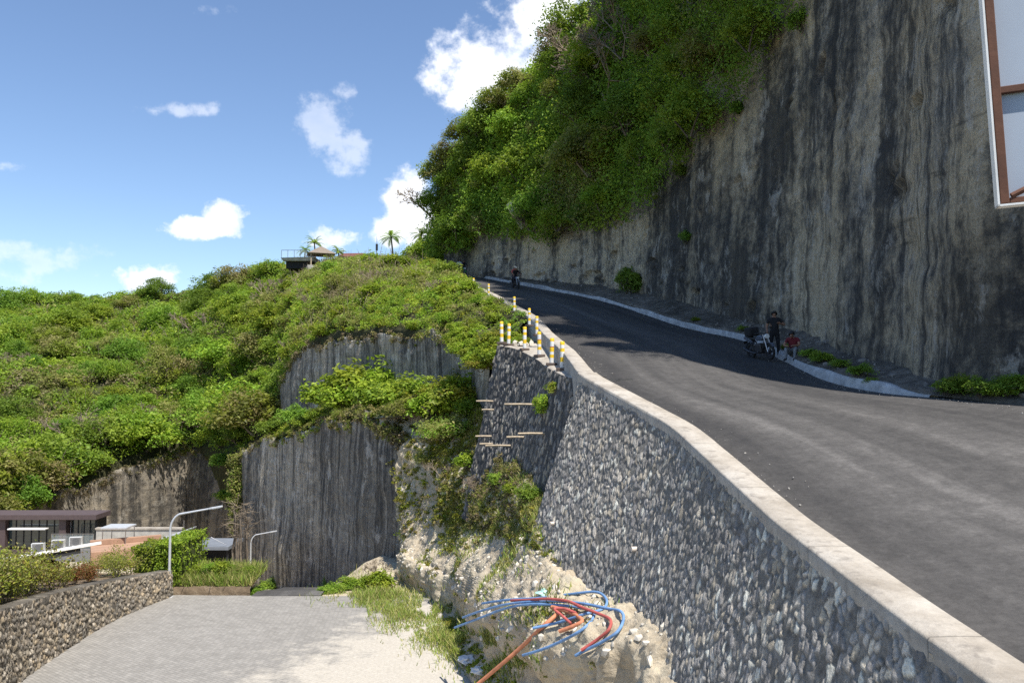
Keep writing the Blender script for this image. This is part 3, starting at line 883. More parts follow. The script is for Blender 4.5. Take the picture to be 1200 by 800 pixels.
# terrace behind the left wall
WT = catmull([Vector((-14.4, 2, -3.6)), at(-80, 733, 18.5), at(0, 712, 23), at(60, 694, 26.5), at(125, 680, 31), at(195, 668, 35.2)], 120)
gx = np.linspace(0, 1, 14)
ter = np.stack([WT + np.array([-0.35, 0, 0]) + np.array([-26, 3, -0.5]) * q for q in gx], 1)
ter[:, :, 2] -= 0.12
ter[:, 1:, 2] += fbm(ter[:, 1:].reshape(-1, 3) * 0.6, 3).reshape(ter.shape[0], -1) * 0.15
surface('terrace', ter, M['terrace_soil'])
register('terrace', ter.reshape(-1, 3), grid_faces(*ter.shape[:2]))
PAL2 = [(0.56, 0.46, 0.33), (0.46, 0.38, 0.29), (0.60, 0.48, 0.33), (0.36, 0.31, 0.25), (0.64, 0.56, 0.45), (0.29, 0.26, 0.22), (0.50, 0.43, 0.33)]
wl = empty('garden_wall', tuple(WT[60]))
tag(wl, 'low tan rubble stone wall along the left edge of the paved lot', 'stone wall')
wd = side_dir(WT)
top2 = WT + wd * 0.25
A2, c2, uv2 = stone_wall(top2, wd, 3.4, 0.06, 0.04, 0.04, 0.16, 0.15, 51, PAL2, 0.05, (0.22, 0.19, 0.15), 0.12, 0.12)
o = surface('stone_face', A2, M['stone'], kind=None, uv=uv2, attrs={'Col': c2}); child(o, wl)
cp2 = strip(WT - wd * 0.3, wd, 0.56, 0.12, 0.02, 0.05, 8.0)
o = surface('coping', cp2, M['verge'], kind=None, flip=True); child(o, wl)
eA = np.stack([[WT[-1] + np.array([0.25, 0.02, -q]), WT[-1] + np.array([-0.4, 0.02, -q])] for q in np.linspace(0, 2, 5)])
o = surface('end_face', eA, M['stone'], kind=None, attrs={'Col': np.full(eA.shape, 0.25)}); child(o, wl)

# bank: pale limestone bench below the tall wall, dropping to the lot
def W(u, v, n='wall'):
    p = hit(u, v, n)
    return p if p is not None else at(u, v, 22.0)
inn = Vector((1.2, 0.4, 0.15))
wb = [at(604, 512, 36.4), W(632, 574, 'ledge_wall'), W(630, 618), W(656, 661), W(707, 697), W(772, 733), W(789, 785), W(806, 850)]
G = [[(445, 489, 47.5), (500, 474, 46.5), (548, 474, 44), (570, 488, 39), wb[0]],
     [(455, 530, 46), (505, 522, 43), (548, 532, 39), (572, 541, 35.0), wb[1]],
     [(463, 585, 44.5), (515, 578, 40), (565, 585, 34), (605, 597, 27), wb[2]],
     [(468, 630, 42.5), (518, 617, 38), (570, 625, 30.5), (618, 638, 23.8), wb[3]],
     [(469, 648, 41), (524, 666, 34), (580, 688, 25.5), (640, 695, 20.8), wb[4]],
     [(469, 652, 40.5), (526, 682, 32.2), (578, 732, 22.9), (656, 762, 17.4), wb[5]],
     [(470, 690, 39.5), (527, 717, 31.5), (587, 778, 22.5), (676, 800, 16.6), wb[6]],
     [(455, 702, 37.5), (510, 738, 30.5), (556, 803, 22.6), (660, 900, 16.2), wb[7]]]
def front(p):
    if isinstance(p, Vector): return p
    h_ = hit(p[0], p[1], ['wall', 'ledge_wall'])
    return (p[0], p[1], min(p[2], h_.y - 0.55)) if h_ is not None else p
G[4][3] = (640, 693, 18.9); G[4][2] = (580, 690, 22.6); G[3][3] = (618, 638, 22.6); G[5][2] = (578, 732, 21.6); G[5][3] = (656, 760, 16.6); G[6][2] = (588, 777, 21.9); G[6][3] = (676, 806, 16.2)
G = [[front(p) if i_ >= 2 else p for p in row] for i_, row in enumerate(G)]
G = [row + [row[4] + inn] for row in G]
As = patch(G, 330, 270)
Ns = normals(As)
if Ns[100, 100, 2] < 0: Ns = -Ns
q = As.reshape(-1, 3)
dd = 0.28 * fbm(q * 0.7, 4) + 0.16 * fbm(q * 2.2, 4) - 0.07 * np.abs(fbm(q * 2.8 + 9, 4)) + 0.045 * fbm(q * 7, 3)
# fluted, broken faces where it is steep
steep = np.clip(1 - Ns[:, :, 2].ravel() * 1.15, 0, 1)
dd += steep * (0.30 * vnoise(q * np.array([1.6, 1.6, 0.35])) + 0.14 * vnoise(q * np.array([4.5, 4.5, 0.8])) + 0.04 * vnoise(q * np.array([9, 9, 2.5])))
As = (q + Ns.reshape(-1, 3) * dd[:, None]).reshape(As.shape)
surface('bank', As, M['lime_dirt'])
register('bank', As.reshape(-1, 3), grid_faces(*As.shape[:2]))

# ------------------------------------------------------------------ quarried cliffs in the middle distance
def cliff_face(name, topline, bottom_z, material, lean=0.06, n=240, m=90, amp=0.32, skirt=3.0):
    T = polyline([at(*p) if not isinstance(p, Vector) else p for p in topline], n, 3)
    sd_ = side_dir(T)
    if (sd_[n // 2].dot(T[n // 2]) if False else float(np.dot(sd_[n // 2][:2], T[n // 2][:2]))) > 0: sd_ = -sd_
    for _ in range(12):
        sd_[1:-1] = (sd_[:-2] + 2 * sd_[1:-1] + sd_[2:]) / 4
    s = arc(T)
    T[:, 2] += fbm(np.stack([s * 0.4, s * 0, s * 0 + 2], 1), 4) * 0.7 - 0.5 * np.abs(fbm(np.stack([s * 1.1, s * 0, s * 0 + 12], 1), 4))
    rows = [T - sd_ * skirt + np.array([0, 0, -0.5]), T - sd_ * 0.5 + np.array([0, 0, -0.05])]
    for t in np.linspace(0, 1, m):
        z = T[:, 2] * (1 - t) + bottom_z * t
        p = T + sd_ * ((T[:, 2] - z) * lean)[:, None]; p[:, 2] = z
        rows.append(p)
    A = np.stack(rows, 0)
    uv = np.stack([np.broadcast_to(s[None], A.shape[:2]), A[:, :, 2]], 2)
    f = A.reshape(-1, 3)
    Sx = uv[:, :, 0].ravel()
    dsp = amp * (0.9 * fbm(f * 0.22, 3) + 0.35 * vnoise(np.stack([Sx * 0.8, f[:, 2] * 0.05, Sx * 0], 1)) + 0.22 * vnoise(np.stack([Sx * 2.4, f[:, 2] * 0.08, Sx * 0 + 3], 1)) + 0.3 * fbm(f * 1.3, 4) - 0.35 * np.abs(fbm(f * np.array([0.7, 0.7, 0.5]) + 5, 4)))
    A = (f + np.broadcast_to(sd_[None], A.shape).reshape(-1, 3) * dsp[:, None]).reshape(A.shape)
    o = surface(name, A, material, uv=uv)
    register(name, A.reshape(-1, 3), grid_faces(*A.shape[:2]))
    return A
P3 = cliff_face('lower_cliff', [(279, 534, 82), (285, 526, 75), (330, 509, 66), (385, 489, 56.5), (420, 487, 50.5), (447, 490, 47), (461, 500, 45.5), (485, 520, 45)], -20.0, M['quarry'], 0.025)
P4 = cliff_face('upper_cliff', [(322, 470, 82), (333, 440, 76), (352, 412, 72), (385, 396, 67), (460, 389, 56), (505, 391, 51), (550, 392, 45.5), (572, 405, 41.5)], -6.0, M['quarry'], 0.015)
P2 = cliff_face('bay_cliff', [(-60, 640, 62), (0, 610, 67.5), (60, 583, 75), (130, 553, 82), (195, 530, 88), (222, 522, 90), (250, 524, 87), (290, 532, 83)], -21.0, M['quarry_brown'], 0.08, 160, 50)

# bench between the two cliffs
Ab = patch([[(280, 531, 81), (330, 511, 66.5), (385, 491, 57), (447, 489, 46.5), (470, 490, 45)],
            [(300, 520, 84), (334, 500, 71), (390, 483, 61), (455, 480, 51), (500, 480, 47)],
            [(310, 505, 88), (340, 490, 79), (395, 470, 68), (465, 465, 59), (560, 470, 46)]], 40, 80)
Ab[:, :, 2] += fbm(Ab.reshape(-1, 3) * 0.5, 4).reshape(Ab.shape[:2]) * 0.4
surface('bench', Ab, M['bench_soil'])
register('bench', Ab.reshape(-1, 3), grid_faces(*Ab.shape[:2]))

# hillside and ridge up to the skyline
bot = [(-420, 700, 55), (-200, 645, 60), (-60, 640, 62), (0, 611, 68), (60, 582, 75.5), (130, 552, 82.5), (215, 522, 90.5), (283, 528, 79), (326, 462, 79), (350, 412, 73), (385, 394, 67.5), (460, 387, 56.5), (505, 389, 51.5), (550, 390, 46), (574, 400, 42), (596, 408, 37.5)]
tp = [(-420, 385, 150), (-200, 376, 150), (-60, 370, 150), (0, 364, 150), (70, 359, 150), (130, 357, 150), (205, 350, 145), (270, 341, 138), (320, 327, 128), (350, 319, 120), (385, 311, 114), (440, 308, 108), (480, 316, 98), (514, 322, 77), (573, 347.5, 51), (617, 373, 40)]
rowsG = []
for t, bul in ((0, 0), (0.2, 1.6), (0.45, 2.2), (0.7, 1.6), (0.88, 0.7), (1, 0)):
    row = []
    for b_, t_ in zip(bot, tp):
        p, q_ = at(*b_), at(*t_)
        r = p.lerp(q_, t); r.z += bul * min(1.0, (q_ - p).length / 60.0)
        row.append(r)
    rowsG.append(row)
back = []
for j, t_ in enumerate(tp):
    p = at(*t_)
    back.append(p + (Vector((-6, 30, -5)) if j < 12 else Vector((0.6, 0.8, -0.8))))
rowsG.append(back)
Ah = patch(rowsG, 120, 240)
q = Ah.reshape(-1, 3)
ampl = np.clip((np.linalg.norm(q[:, :2], axis=1) - 40) / 60, 0.06, 1)
Ah[:, :, 2] += (fbm(q * 0.09, 4) * 2.2 * ampl).reshape(Ah.shape[:2])
Ah_s = np.concatenate([Ah[:1] + np.array([0.0, 2.5, -9.0]), Ah[:1] + np.array([0.0, 0.6, -1.5]), Ah], 0)
surface('hillside', Ah_s, M['soil'])
register('hill', Ah.reshape(-1, 3), grid_faces(*Ah.shape[:2]))

# ------------------------------------------------------------------ leaves
G_BRIGHT = [(0.15, 0.225, 0.022), (0.19, 0.26, 0.03), (0.11, 0.185, 0.018)]
G_MID = [(0.095, 0.16, 0.02), (0.12, 0.18, 0.028), (0.07, 0.125, 0.016)]
G_DARK = [(0.045, 0.09, 0.012), (0.06, 0.11, 0.014), (0.075, 0.13, 0.02)]
G_OLIVE = [(0.20, 0.205, 0.055), (0.16, 0.185, 0.04), (0.24, 0.215, 0.08)]
G_YEL = [(0.29, 0.28, 0.04), (0.25, 0.27, 0.035), (0.2, 0.24, 0.03)]
G_DRY = [(0.31, 0.25, 0.15), (0.26, 0.21, 0.12), (0.22, 0.2, 0.095)]
G_RED = [(0.26, 0.09, 0.04), (0.2, 0.13, 0.04), (0.17, 0.16, 0.04)]

def _warm(P, k): return [(min(0.42, x[0] * k * 1.1), min(0.45, x[1] * k), x[2] * k * 0.9) for x in P]
def _lift(P, k): return [tuple(min(0.45, x * k) for x in c) for c in P]
G_BRIGHT, G_MID, G_DARK, G_OLIVE, G_DRY, G_YEL = _warm(G_BRIGHT, 1.75), _warm(G_MID, 2.4), _warm(G_DARK, 2.8), _lift(G_OLIVE, 1.5), _lift(G_DRY, 1.0), _lift(G_YEL, 1.35)

def unit(n):
    v = RNG.normal(size=(n, 3))
    return v / np.linalg.norm(v, axis=1, keepdims=True)

def leaf_quads(c, outw, size, aspect=0.5, up=0.75, rnd=0.55):
    n = len(c)
    nr_ = outw * 0.6 + np.array([0, 0, up]) + RNG.normal(size=(n, 3)) * rnd
    nr_ /= np.linalg.norm(nr_, axis=1, keepdims=True) + 1e-9
    t = np.cross(nr_, RNG.normal(size=(n, 3))); t /= np.linalg.norm(t, axis=1, keepdims=True) + 1e-9
    bt = np.cross(nr_, t)
    L = (size * 0.5)[:, None]; Wd = L * aspect
    v = np.stack([c - t * L, c + bt * Wd + nr_ * L * 0.15 - t * L * 0.1, c + t * L - nr_ * L * 0.2, c - bt * Wd + nr_ * L * 0.15 - t * L * 0.1], 1)
    return v.reshape(-1, 3)

def leaf_mesh(name, V, col):
    n = len(V) // 4
    me = np_mesh(name, V, np.arange(n * 4).reshape(n, 4), smooth=False)
    add_attr(me, 'Col', col, 'FACE')
    return me

def pick(palette, n, spread=0.25):
    p = np.array(palette)
    c = p[RNG.integers(0, len(p), n)]
    return c * (1 + RNG.uniform(-spread, spread, (n, 1)))

def clumps(centers, radii, per, size, palettes, lower=-0.35, flat=0.8):
    """leaf clouds round many centres; palettes: one colour per clump, (n,3)"""
    n = len(centers)
    k = np.repeat(np.arange(n), per)
    d = unit(len(k)); d[:, 2] = np.where(d[:, 2] < lower, -d[:, 2], d[:, 2])
    rr = 1 - 0.55 * RNG.random(len(k)) ** 1.6
    rr *= 0.8 + 0.45 * vnoise(d * 2.3 + centers[k] * 1.7)
    pos = centers[k] + d * (radii[k] * rr)[:, None] * np.array([1, 1, flat])
    sz = size[k] if hasattr(size, '__len__') else np.full(len(k), size)
    sz = sz * RNG.uniform(0.6, 1.35, len(k))
    col = palettes[k] * (1 + RNG.uniform(-0.17, 0.17, (len(k), 1)))
    return leaf_quads(pos, d, sz), col

def scatter_on(A, N, mask, n):
    """n random places on a grid surface weighted by mask"""
    w = mask.ravel().astype(float)
    cell = np.linalg.norm(np.cross(np.gradient(A, axis=1), np.gradient(A, axis=0)), axis=2).ravel()
    w = w * cell
    idx = RNG.choice(len(w), n, p=w / w.sum())
    p = A.reshape(-1, 3)[idx]
    q_ = np.roll(A, -1, axis=0).reshape(-1, 3)[idx] - p; r_ = np.roll(A, -1, axis=1).reshape(-1, 3)[idx] - p
    bad = (np.linalg.norm(q_, axis=1) > 6) | (np.linalg.norm(r_, axis=1) > 6)
    q_[bad] = 0; r_[bad] = 0
    return p + q_ * RNG.random((n, 1)) + r_ * RNG.random((n, 1)), idx

def pal_field(p, seed, weights):
    """patchy choice of palette: returns (n,3) colours; weights = list of (palette, weight)"""
    f = fbm(p * 0.11 + seed, 3) * 0.9 + RNG.normal(size=len(p)) * 0.16 + 0.5
    W_ = np.cumsum([w for _, w in weights]); W_ = W_ / W_[-1]
    k = np.searchsorted(W_, np.clip(f, 0, 0.999))
    out = np.zeros((len(p), 3))
    for i, (pal, _) in enumerate(weights):
        s_ = k == i
        if s_.any(): out[s_] = pick(pal, s_.sum(), 0.2)
    return out

def sticks(P, D, L, r0, col=None, n=3):
    """straight tapered three-sided sticks"""
    D = D / (np.linalg.norm(D, axis=1, keepdims=True) + 1e-9)
    a = np.cross(D, RNG.normal(size=D.shape)); a /= np.linalg.norm(a, axis=1, keepdims=True) + 1e-9
    b_ = np.cross(D, a)
    E = P + D * L[:, None]
    V = []
    for k in range(3):
        an = 2 * PI * k / 3
        V.append(P + (a * math.cos(an) + b_ * math.sin(an)) * r0[:, None])
    for k in range(3):
        an = 2 * PI * k / 3
        V.append(E + (a * math.cos(an) + b_ * math.sin(an)) * (r0 * 0.45)[:, None])
    V = np.stack(V, 1).reshape(-1, 3)
    i = np.arange(len(P))[:, None] * 6
    Fq = np.concatenate([i + np.array([[0, 1, 4, 3]]), i + np.array([[1, 2, 5, 4]]), i + np.array([[2, 0, 3, 5]])], 0)
    return V, Fq

def branching(height, spread, levels=4, first=4, r=0.05, kids=3, up=0.5, seed=0):
    """tapered branching sticks of one plant: arrays of start, direction, length, radius"""
    rg = np.random.default_rng(seed)
    P, D, L, Rr = [], [], [], []
    level = []
    for k in range(first):
        a = rg.uniform(0, 2 * PI)
        d = np.array([math.cos(a) * spread, math.sin(a) * spread, 1.0]); d /= np.linalg.norm(d)
        level.append((np.array([math.cos(a), math.sin(a), 0]) * 0.05, d, height * rg.uniform(0.32, 0.5), r))
    for lv in range(levels):
        nxt = []
        for (p, d, l, rr) in level:
            P.append(p); D.append(d); L.append(l); Rr.append(rr)
            for k in range(kids):
                t = rg.uniform(0.55, 1.0)
                nd = d + rg.normal(size=3) * 0.48 + np.array([0, 0, up * 0.25]); nd /= np.linalg.norm(nd)
                nxt.append((p + d * l * t, nd, l * rg.uniform(0.5, 0.78), rr * 0.58))
        level = nxt
    return np.array(P), np.array(D), np.array(L), np.array(Rr)

# prototypes: stems + foliage
def make_plant(name, palette, leaf, n_cl, per, r=1.0, h=0.85, clump_r=0.42, dry=0.0, seed=1, trunk=True, part='foliage', stem='stems', stem_mat='bark', twigs=0):
    global RNG
    keep = RNG
    RNG = np.random.default_rng(seed)
    root = empty(name)
    d = unit(n_cl); d[:, 2] = np.abs(d[:, 2])
    rr = 0.35 + 0.5 * RNG.random(n_cl)
    c = d * rr[:, None] * np.array([r, r, h]) + np.array([0, 0, h * 0.35])
    rad = clump_r * RNG.uniform(0.65, 1.3, n_cl)
    V, col = clumps(c, rad, per, leaf, pick(palette, n_cl, 0.22), lower=-0.6, flat=0.85)
    o = link_mesh(part, leaf_mesh(part, V, col), M['leaf'], root)
    P, D, L, Rr = branching(h * 1.25, 0.9, 3 + (1 if twigs else 0), 5, 0.035 * r, 3, 0.5, seed)
    V, Fq = sticks(P, D, L, Rr)
    link_mesh(stem, np_mesh(stem, V, Fq), M[stem_mat], root)
    RNG = keep
    return root

def make_dry(name, seed, h=1.5, mat_='twig'):
    root = empty(name)
    P, D, L, Rr = branching(h, 0.9, 6, 5, 0.035, 3, 0.35, seed)
    Rr = np.maximum(Rr, 0.008)
    V, Fq = sticks(P, D, L, Rr)
    link_mesh('branches', np_mesh('branches', V, Fq), M[mat_], root)
    return root

PROTO = {
    'bright': [make_plant('broadleaf_shrub', G_BRIGHT, 0.17, 34, 62, seed=101), make_plant('broadleaf_shrub', G_BRIGHT + G_YEL[2:], 0.15, 40, 60, seed=102)],
    'dark': [make_plant('leafy_tree', G_DARK, 0.14, 42, 70, seed=103, h=1.0), make_plant('leafy_tree', G_DARK + G_MID, 0.13, 46, 70, seed=104, h=1.05)],
    'mid': [make_plant('leafy_shrub', G_MID, 0.13, 42, 66, seed=105), make_plant('leafy_shrub', G_MID + G_BRIGHT, 0.12, 42, 66, seed=106)],
    'olive': [make_plant('olive_shrub', G_OLIVE + G_MID[:1], 0.10, 44, 60, seed=107, stem_mat='twig', twigs=1), make_plant('olive_shrub', G_OLIVE + G_YEL[2:], 0.10, 38, 56, seed=108, stem_mat='twig', twigs=1)],
    'yellow': [make_plant('yellowish_shrub', G_YEL + G_BRIGHT, 0.15, 34, 60, seed=109)],
    'dry': [make_dry('bare_shrub', 110), make_dry('bare_shrub', 111)],
}
for k_, (pal_, tw_, st_, h_) in {'fdark': (G_DARK + G_MID[2:], 0, 'bark', 1.0), 'fmid': (G_MID + G_BRIGHT[:1], 0, 'bark', 0.95), 'fbright': (G_BRIGHT + G_MID[:1], 0, 'bark', 0.85), 'folive': (G_OLIVE + G_YEL[2:], 1, 'twig', 0.9)}.items():
    PROTO[k_] = [make_plant({'fdark': 'leafy_tree', 'fmid': 'leafy_tree', 'fbright': 'broadleaf_tree', 'folive': 'olive_tree'}[k_], pal_, 0.085, 62, 85, seed=300 + q_ * 7 + len(k_), h=h_, clump_r=0.34, stem_mat=st_, twigs=tw_) for q_ in range(3)]
USED = set()
def place(kind, p, size, label, cat, group=None, tall=1.0, rz=None, tilt=None):
    protos = PROTO[kind]
    k = random.randrange(len(protos))
    src = protos[k]
    if src.name in USED: o = copy_tree(src)
    else:
        o = src; USED.add(src.name)
    o.location = p
    o.rotation_euler = (tilt[0] if tilt else 0, tilt[1] if tilt else 0, random.uniform(0, 6.28) if rz is None else rz)
    o.scale = (size, size, size * tall)
    for key in ('label', 'category', 'group'):
        if key in o: del o[key]
    return tag(o, label, cat, group)

def stuff(name, V, col, label, material='leaf', cat=None):
    o = link_mesh(name, leaf_mesh(name, V, col), M[material])
    return tag(o, label, cat, None, 'stuff')

HILLMIX = [(G_DARK, 1.2), (G_MID, 2.4), (G_BRIGHT, 2.0), (G_MID, 1.0), (G_OLIVE, 2.0), (G_DRY, 0.3)]
# --- left hillside: one continuous scrub cover
n_h, m_h = Ah.shape[:2]
cidx = np.arange(m_h) / (m_h - 1) * (len(tp) - 1)
colw = np.broadcast_to(cidx[None], (n_h, m_h))
rowi = np.broadcast_to((np.arange(n_h) / (n_h - 1) * 6)[:, None], (n_h, m_h))
mask = ((colw < 8.3) & (rowi < 5.15) & (colw > 1.2))
p, _ = scatter_on(Ah, None, mask, 5200)
dist = np.linalg.norm(p, axis=1)
rad = RNG.uniform(0.5, 2.0, len(p))
p[:, 2] += rad * 0.3
V, col = clumps(p, rad, 64, np.clip(dist * 0.0033, 0.22, 0.5), pal_field(p, 3.1, HILLMIX))
stuff('hillside_scrub', V, col, 'mixed green and straw coloured scrub covering the whole left hillside', cat='scrub')
# --- ridge below the far road
RIDGE = [(G_DRY, 1.2), (G_OLIVE, 2.6), (G_BRIGHT, 1.5), (G_YEL, 0.7), (G_BRIGHT, 1.2), (G_MID, 0.7)]
mask = ((colw >= 8.3) & (rowi < 5.0))
p, _ = scatter_on(Ah, None, mask, 4300)
dist = np.linalg.norm(p, axis=1)
rad = RNG.uniform(0.3, 0.85, len(p)) * np.clip(dist / 65, 0.5, 1.3)
p[:, 2] += rad * 0.3
V, col = clumps(p, rad, 46, np.clip(dist * 0.0029, 0.12, 0.34), pal_field(p, 9.7, RIDGE))
stuff('ridge_scrub', V, col, 'sunlit olive and bright green scrub on the ridge below the far road', cat='scrub')
# --- dry straw and twigs through both
mask = (rowi < 4.9) & (colw > 1.5) & (colw < 12.4)
p, _ = scatter_on(Ah, None, mask, 5000)
dense = fbm(p * 0.1 + 31, 3) > -0.05
p = p[dense]; dist = np.linalg.norm(p, axis=1)
D = RNG.normal(size=p.shape) * 0.5 + np.array([0, 0, 1.0])
p[:, 2] += 0.5
V, Fq = sticks(p, D, RNG.uniform(0.7, 1.9, len(p)), np.clip(dist * 0.00028, 0.012, 0.04))
o = link_mesh('dry_stalks', np_mesh('dry_stalks', V, Fq), M['twig'])
tag(o, 'thin straw coloured dry stalks standing all through the hillside scrub', 'dry stalks', None, 'stuff')

# --- growth over the top of the big cliff
S_g = np.broadcast_to(cs[None], Ac.shape[:2]); rowc = np.broadcast_to(np.arange(Ac.shape[0])[:, None], Ac.shape[:2])
s_end = cs[int(np.argmin(abs(base[:, 1] - 92) + 100 * (base[:, 0] > 0)))]
i_near = int(np.argmin(abs(base[:, 1] - 24) + 100 * (base[:, 0] > 12)))
s_near = cs[i_near]
edge_n = fbm(np.stack([S_g.ravel() * 0.3, S_g.ravel() * 0, S_g.ravel() * 0 + 8], 1), 3).reshape(S_g.shape) * 4
mask = (rowc > nr - 2 + edge_n) & (rowc < nr + nsl + 3) & (S_g > s_end - 4) & (S_g < s_near + 14)
mask = mask * np.where(Ac[:, :, 2] > 445 / F * Ac[:, :, 1] + 6, 0.12, 1.0)
CLIFFMIX = [(G_DARK, 1.6), (G_MID, 2.6), (G_BRIGHT, 2.2), (G_MID, 1.0), (G_OLIVE, 1.4)]
p, idx = scatter_on(Ac, None, mask, 9500)
nn = Ncl.reshape(-1, 3)[idx]
rad = RNG.uniform(0.5, 1.7, len(p))
p = p + nn * (rad * 0.5 * (1 + 1.6 * RNG.random(len(p))))[:, None]; p[:, 2] += rad * 0.1
V, col = clumps(p, rad, 54, np.clip(np.linalg.norm(p, axis=1) * 0.0038, 0.14, 0.33), pal_field(p, 5.5, CLIFFMIX), lower=-0.8, flat=0.95)
stuff('cliff_greenery', V, col, 'dense dark and mid green growth hanging over the upper part of the big cliff', cat='foliage')
# individual trees and shrubs standing out of it
gi = 0
cand, idx = scatter_on(Ac, None, mask * (rowc > nr - 1), 1800)
chosen = []
for k in range(len(cand)):
    c_ = cand[k]
    if abs(600 + F * c_[0] / c_[1] - 612) < 22 and abs(HOR - F * c_[2] / c_[1] - 252) < 34: continue
    if all((Vector(c_) - Vector(o_)).length > 2.9 for o_ in chosen): chosen.append(c_)
    if len(chosen) >= 190: break
for c_ in chosen:
    t_high = c_[2] > 18.5
    kind = random.choices(['dark', 'mid', 'bright', 'olive', 'dry'], [2.5, 4, 4, 4.5 if t_high else 1.2, 2.4 if t_high else 0.4])[0]
    lab = {'dark': ('dense dark green tree crowning the big roadside cliff', 'tree'), 'mid': ('mid green leafy shrub hanging on the big roadside cliff', 'shrub'),
           'bright': ('bright green broadleaf shrub catching the sun high on the big roadside cliff', 'shrub'), 'olive': ('thin olive shrub with visible twigs on the big roadside cliff', 'shrub'),
           'dry': ('bare grey leafless shrub on top of the big roadside cliff', 'bare shrub')}[kind]
    sz = random.choice([1.3, 1.9, 2.5, 3.0]) * random.uniform(0.85, 1.15) * (1.0 if c_[1] > 35 else 0.75)
    place(kind if kind == 'dry' else 'f' + kind, Vector(c_) + Vector((-1.1 - 0.15 * sz, -0.4, -0.7)), sz, lab[0], lab[1], {'dark': 'dark trees on the big cliff', 'mid': 'leafy shrubs on the big cliff', 'bright': 'bright shrubs on the big cliff', 'olive': 'thin shrubs on the big cliff', 'dry': 'bare shrubs on the big cliff'}[kind], random.uniform(0.9, 1.3))

for k, (u, v, d, kind, sz) in enumerate(((508, 208, 86, 'folive', 2.6), (520, 185, 85, 'folive', 2.4), (506, 238, 87, 'fmid', 2.4), (520, 250, 86, 'fdark', 2.6), (530, 215, 84, 'fbright', 2.6), (540, 160, 82, 'folive', 2.6), (556, 150, 80, 'fmid', 2.4), (545, 200, 82, 'fmid', 2.6), (575, 122, 77, 'folive', 2.3), (598, 100, 74, 'folive', 2.2))):
    lab = {'folive': ('thin olive tree leaning out from the far end of the big cliff', 'tree'), 'fmid': ('mid green tree leaning out from the far end of the big cliff', 'tree'), 'fdark': ('dark tree hanging lowest at the far end of the big cliff', 'tree'), 'fbright': ('bright green tree at the far end of the big cliff', 'tree')}[kind]
    place(kind, at(u, v, d) + Vector((0.4, 0, -1.0)), sz, lab[0], lab[1], 'trees at the far end of the cliff')
# individual shrubs on the hillside and ridge
def spread(A, mask, n, gap):
    cand, _ = scatter_on(A, None, mask, n * 14)
    out_ = []
    for c_ in cand:
        g = gap * max(0.5, np.linalg.norm(c_) / 90)
        if all((Vector(c_) - Vector(o_)).length > g for o_ in out_): out_.append(c_)
        if len(out_) >= n: break
    return out_
for c_ in spread(Ah, (colw < 8.0) & (colw > 1.8) & (rowi < 5.2), 190, 3.2):
    kind = random.choices(['dark', 'mid', 'bright', 'olive', 'dry'], [2.6, 4, 4, 3, 0.3])[0]
    lab = {'dark': 'dark green tree on the left hillside', 'mid': 'mid green shrub on the left hillside', 'bright': 'bright green shrub on the left hillside', 'olive': 'yellowish olive shrub on the left hillside', 'dry': 'bare brown shrub on the left hillside'}[kind]
    place(kind if kind == 'dry' else 'f' + kind, Vector(c_) + Vector((0, 0, -0.3)), random.choice([1.6, 2.2, 2.8, 3.4, 4.4]) * random.uniform(0.85, 1.15), lab, 'tree' if kind == 'dark' else 'shrub', {'dark': 'dark hillside trees', 'mid': 'green hillside shrubs', 'bright': 'bright hillside shrubs', 'olive': 'olive hillside shrubs', 'dry': 'bare hillside shrubs'}[kind], random.uniform(0.75, 1.1))
for c_ in spread(Ah, (colw > 8.3) & (colw < 14.2) & (rowi < 4.4), 60, 3.4):
    d_c = float(np.linalg.norm(c_))
    kind = random.choices(['mid', 'bright', 'olive', 'yellow', 'dry'], [2, 3.4, 3.4, 0.9, 1.2])[0]
    lab = {'mid': 'mid green shrub on the ridge below the far road', 'bright': 'bright green broadleaf shrub on the ridge below the far road', 'olive': 'olive twiggy shrub on the ridge below the far road', 'yellow': 'yellow tipped shrub on the ridge below the far road', 'dry': 'bare straw coloured shrub on the ridge below the far road'}[kind]
    place(kind, Vector(c_) + Vector((0, 0, -0.15)), random.uniform(0.9, 1.6) * min(1.2, max(0.55, d_c / 70)), lab, 'shrub', {'mid': 'green ridge shrubs', 'bright': 'bright ridge shrubs', 'olive': 'olive ridge shrubs', 'yellow': 'yellow ridge shrubs', 'dry': 'bare ridge shrubs'}[kind], random.uniform(0.7, 1.0))
# a long bare shrub patch on the hill and the leafless tree on the cliff top
for (u, v, sz, lab) in ((232, 395, 4.2, 'large pinkish grey bare shrub in the middle of the left hillside'), (85, 520, 3.6, 'tall bare brown shrub low on the left hillside above the dark building'), (150, 500, 3.0, 'bare grey shrub among green bushes just above the left cliff')):
    q_ = hit(u, v, 'hill')
    if q_ is not None: place('dry', q_ + Vector((0, 0, -0.3)), sz, lab, 'bare shrub', None, 0.8)
for (u, v, d, sz, lab) in ((690, 60, 61, 4.0, 'big leafless grey tree at the top of the cliff against the cloud'), (655, 75, 63, 2.8, 'smaller leafless grey tree beside the big bare one on the cliff top')):
    place('dry', (hit(u + 22, v + 28, 'cliff') or at(u, v, d)) + Vector((-0.3, 0, -0.3)), sz, lab, 'bare tree', None, 0.9)

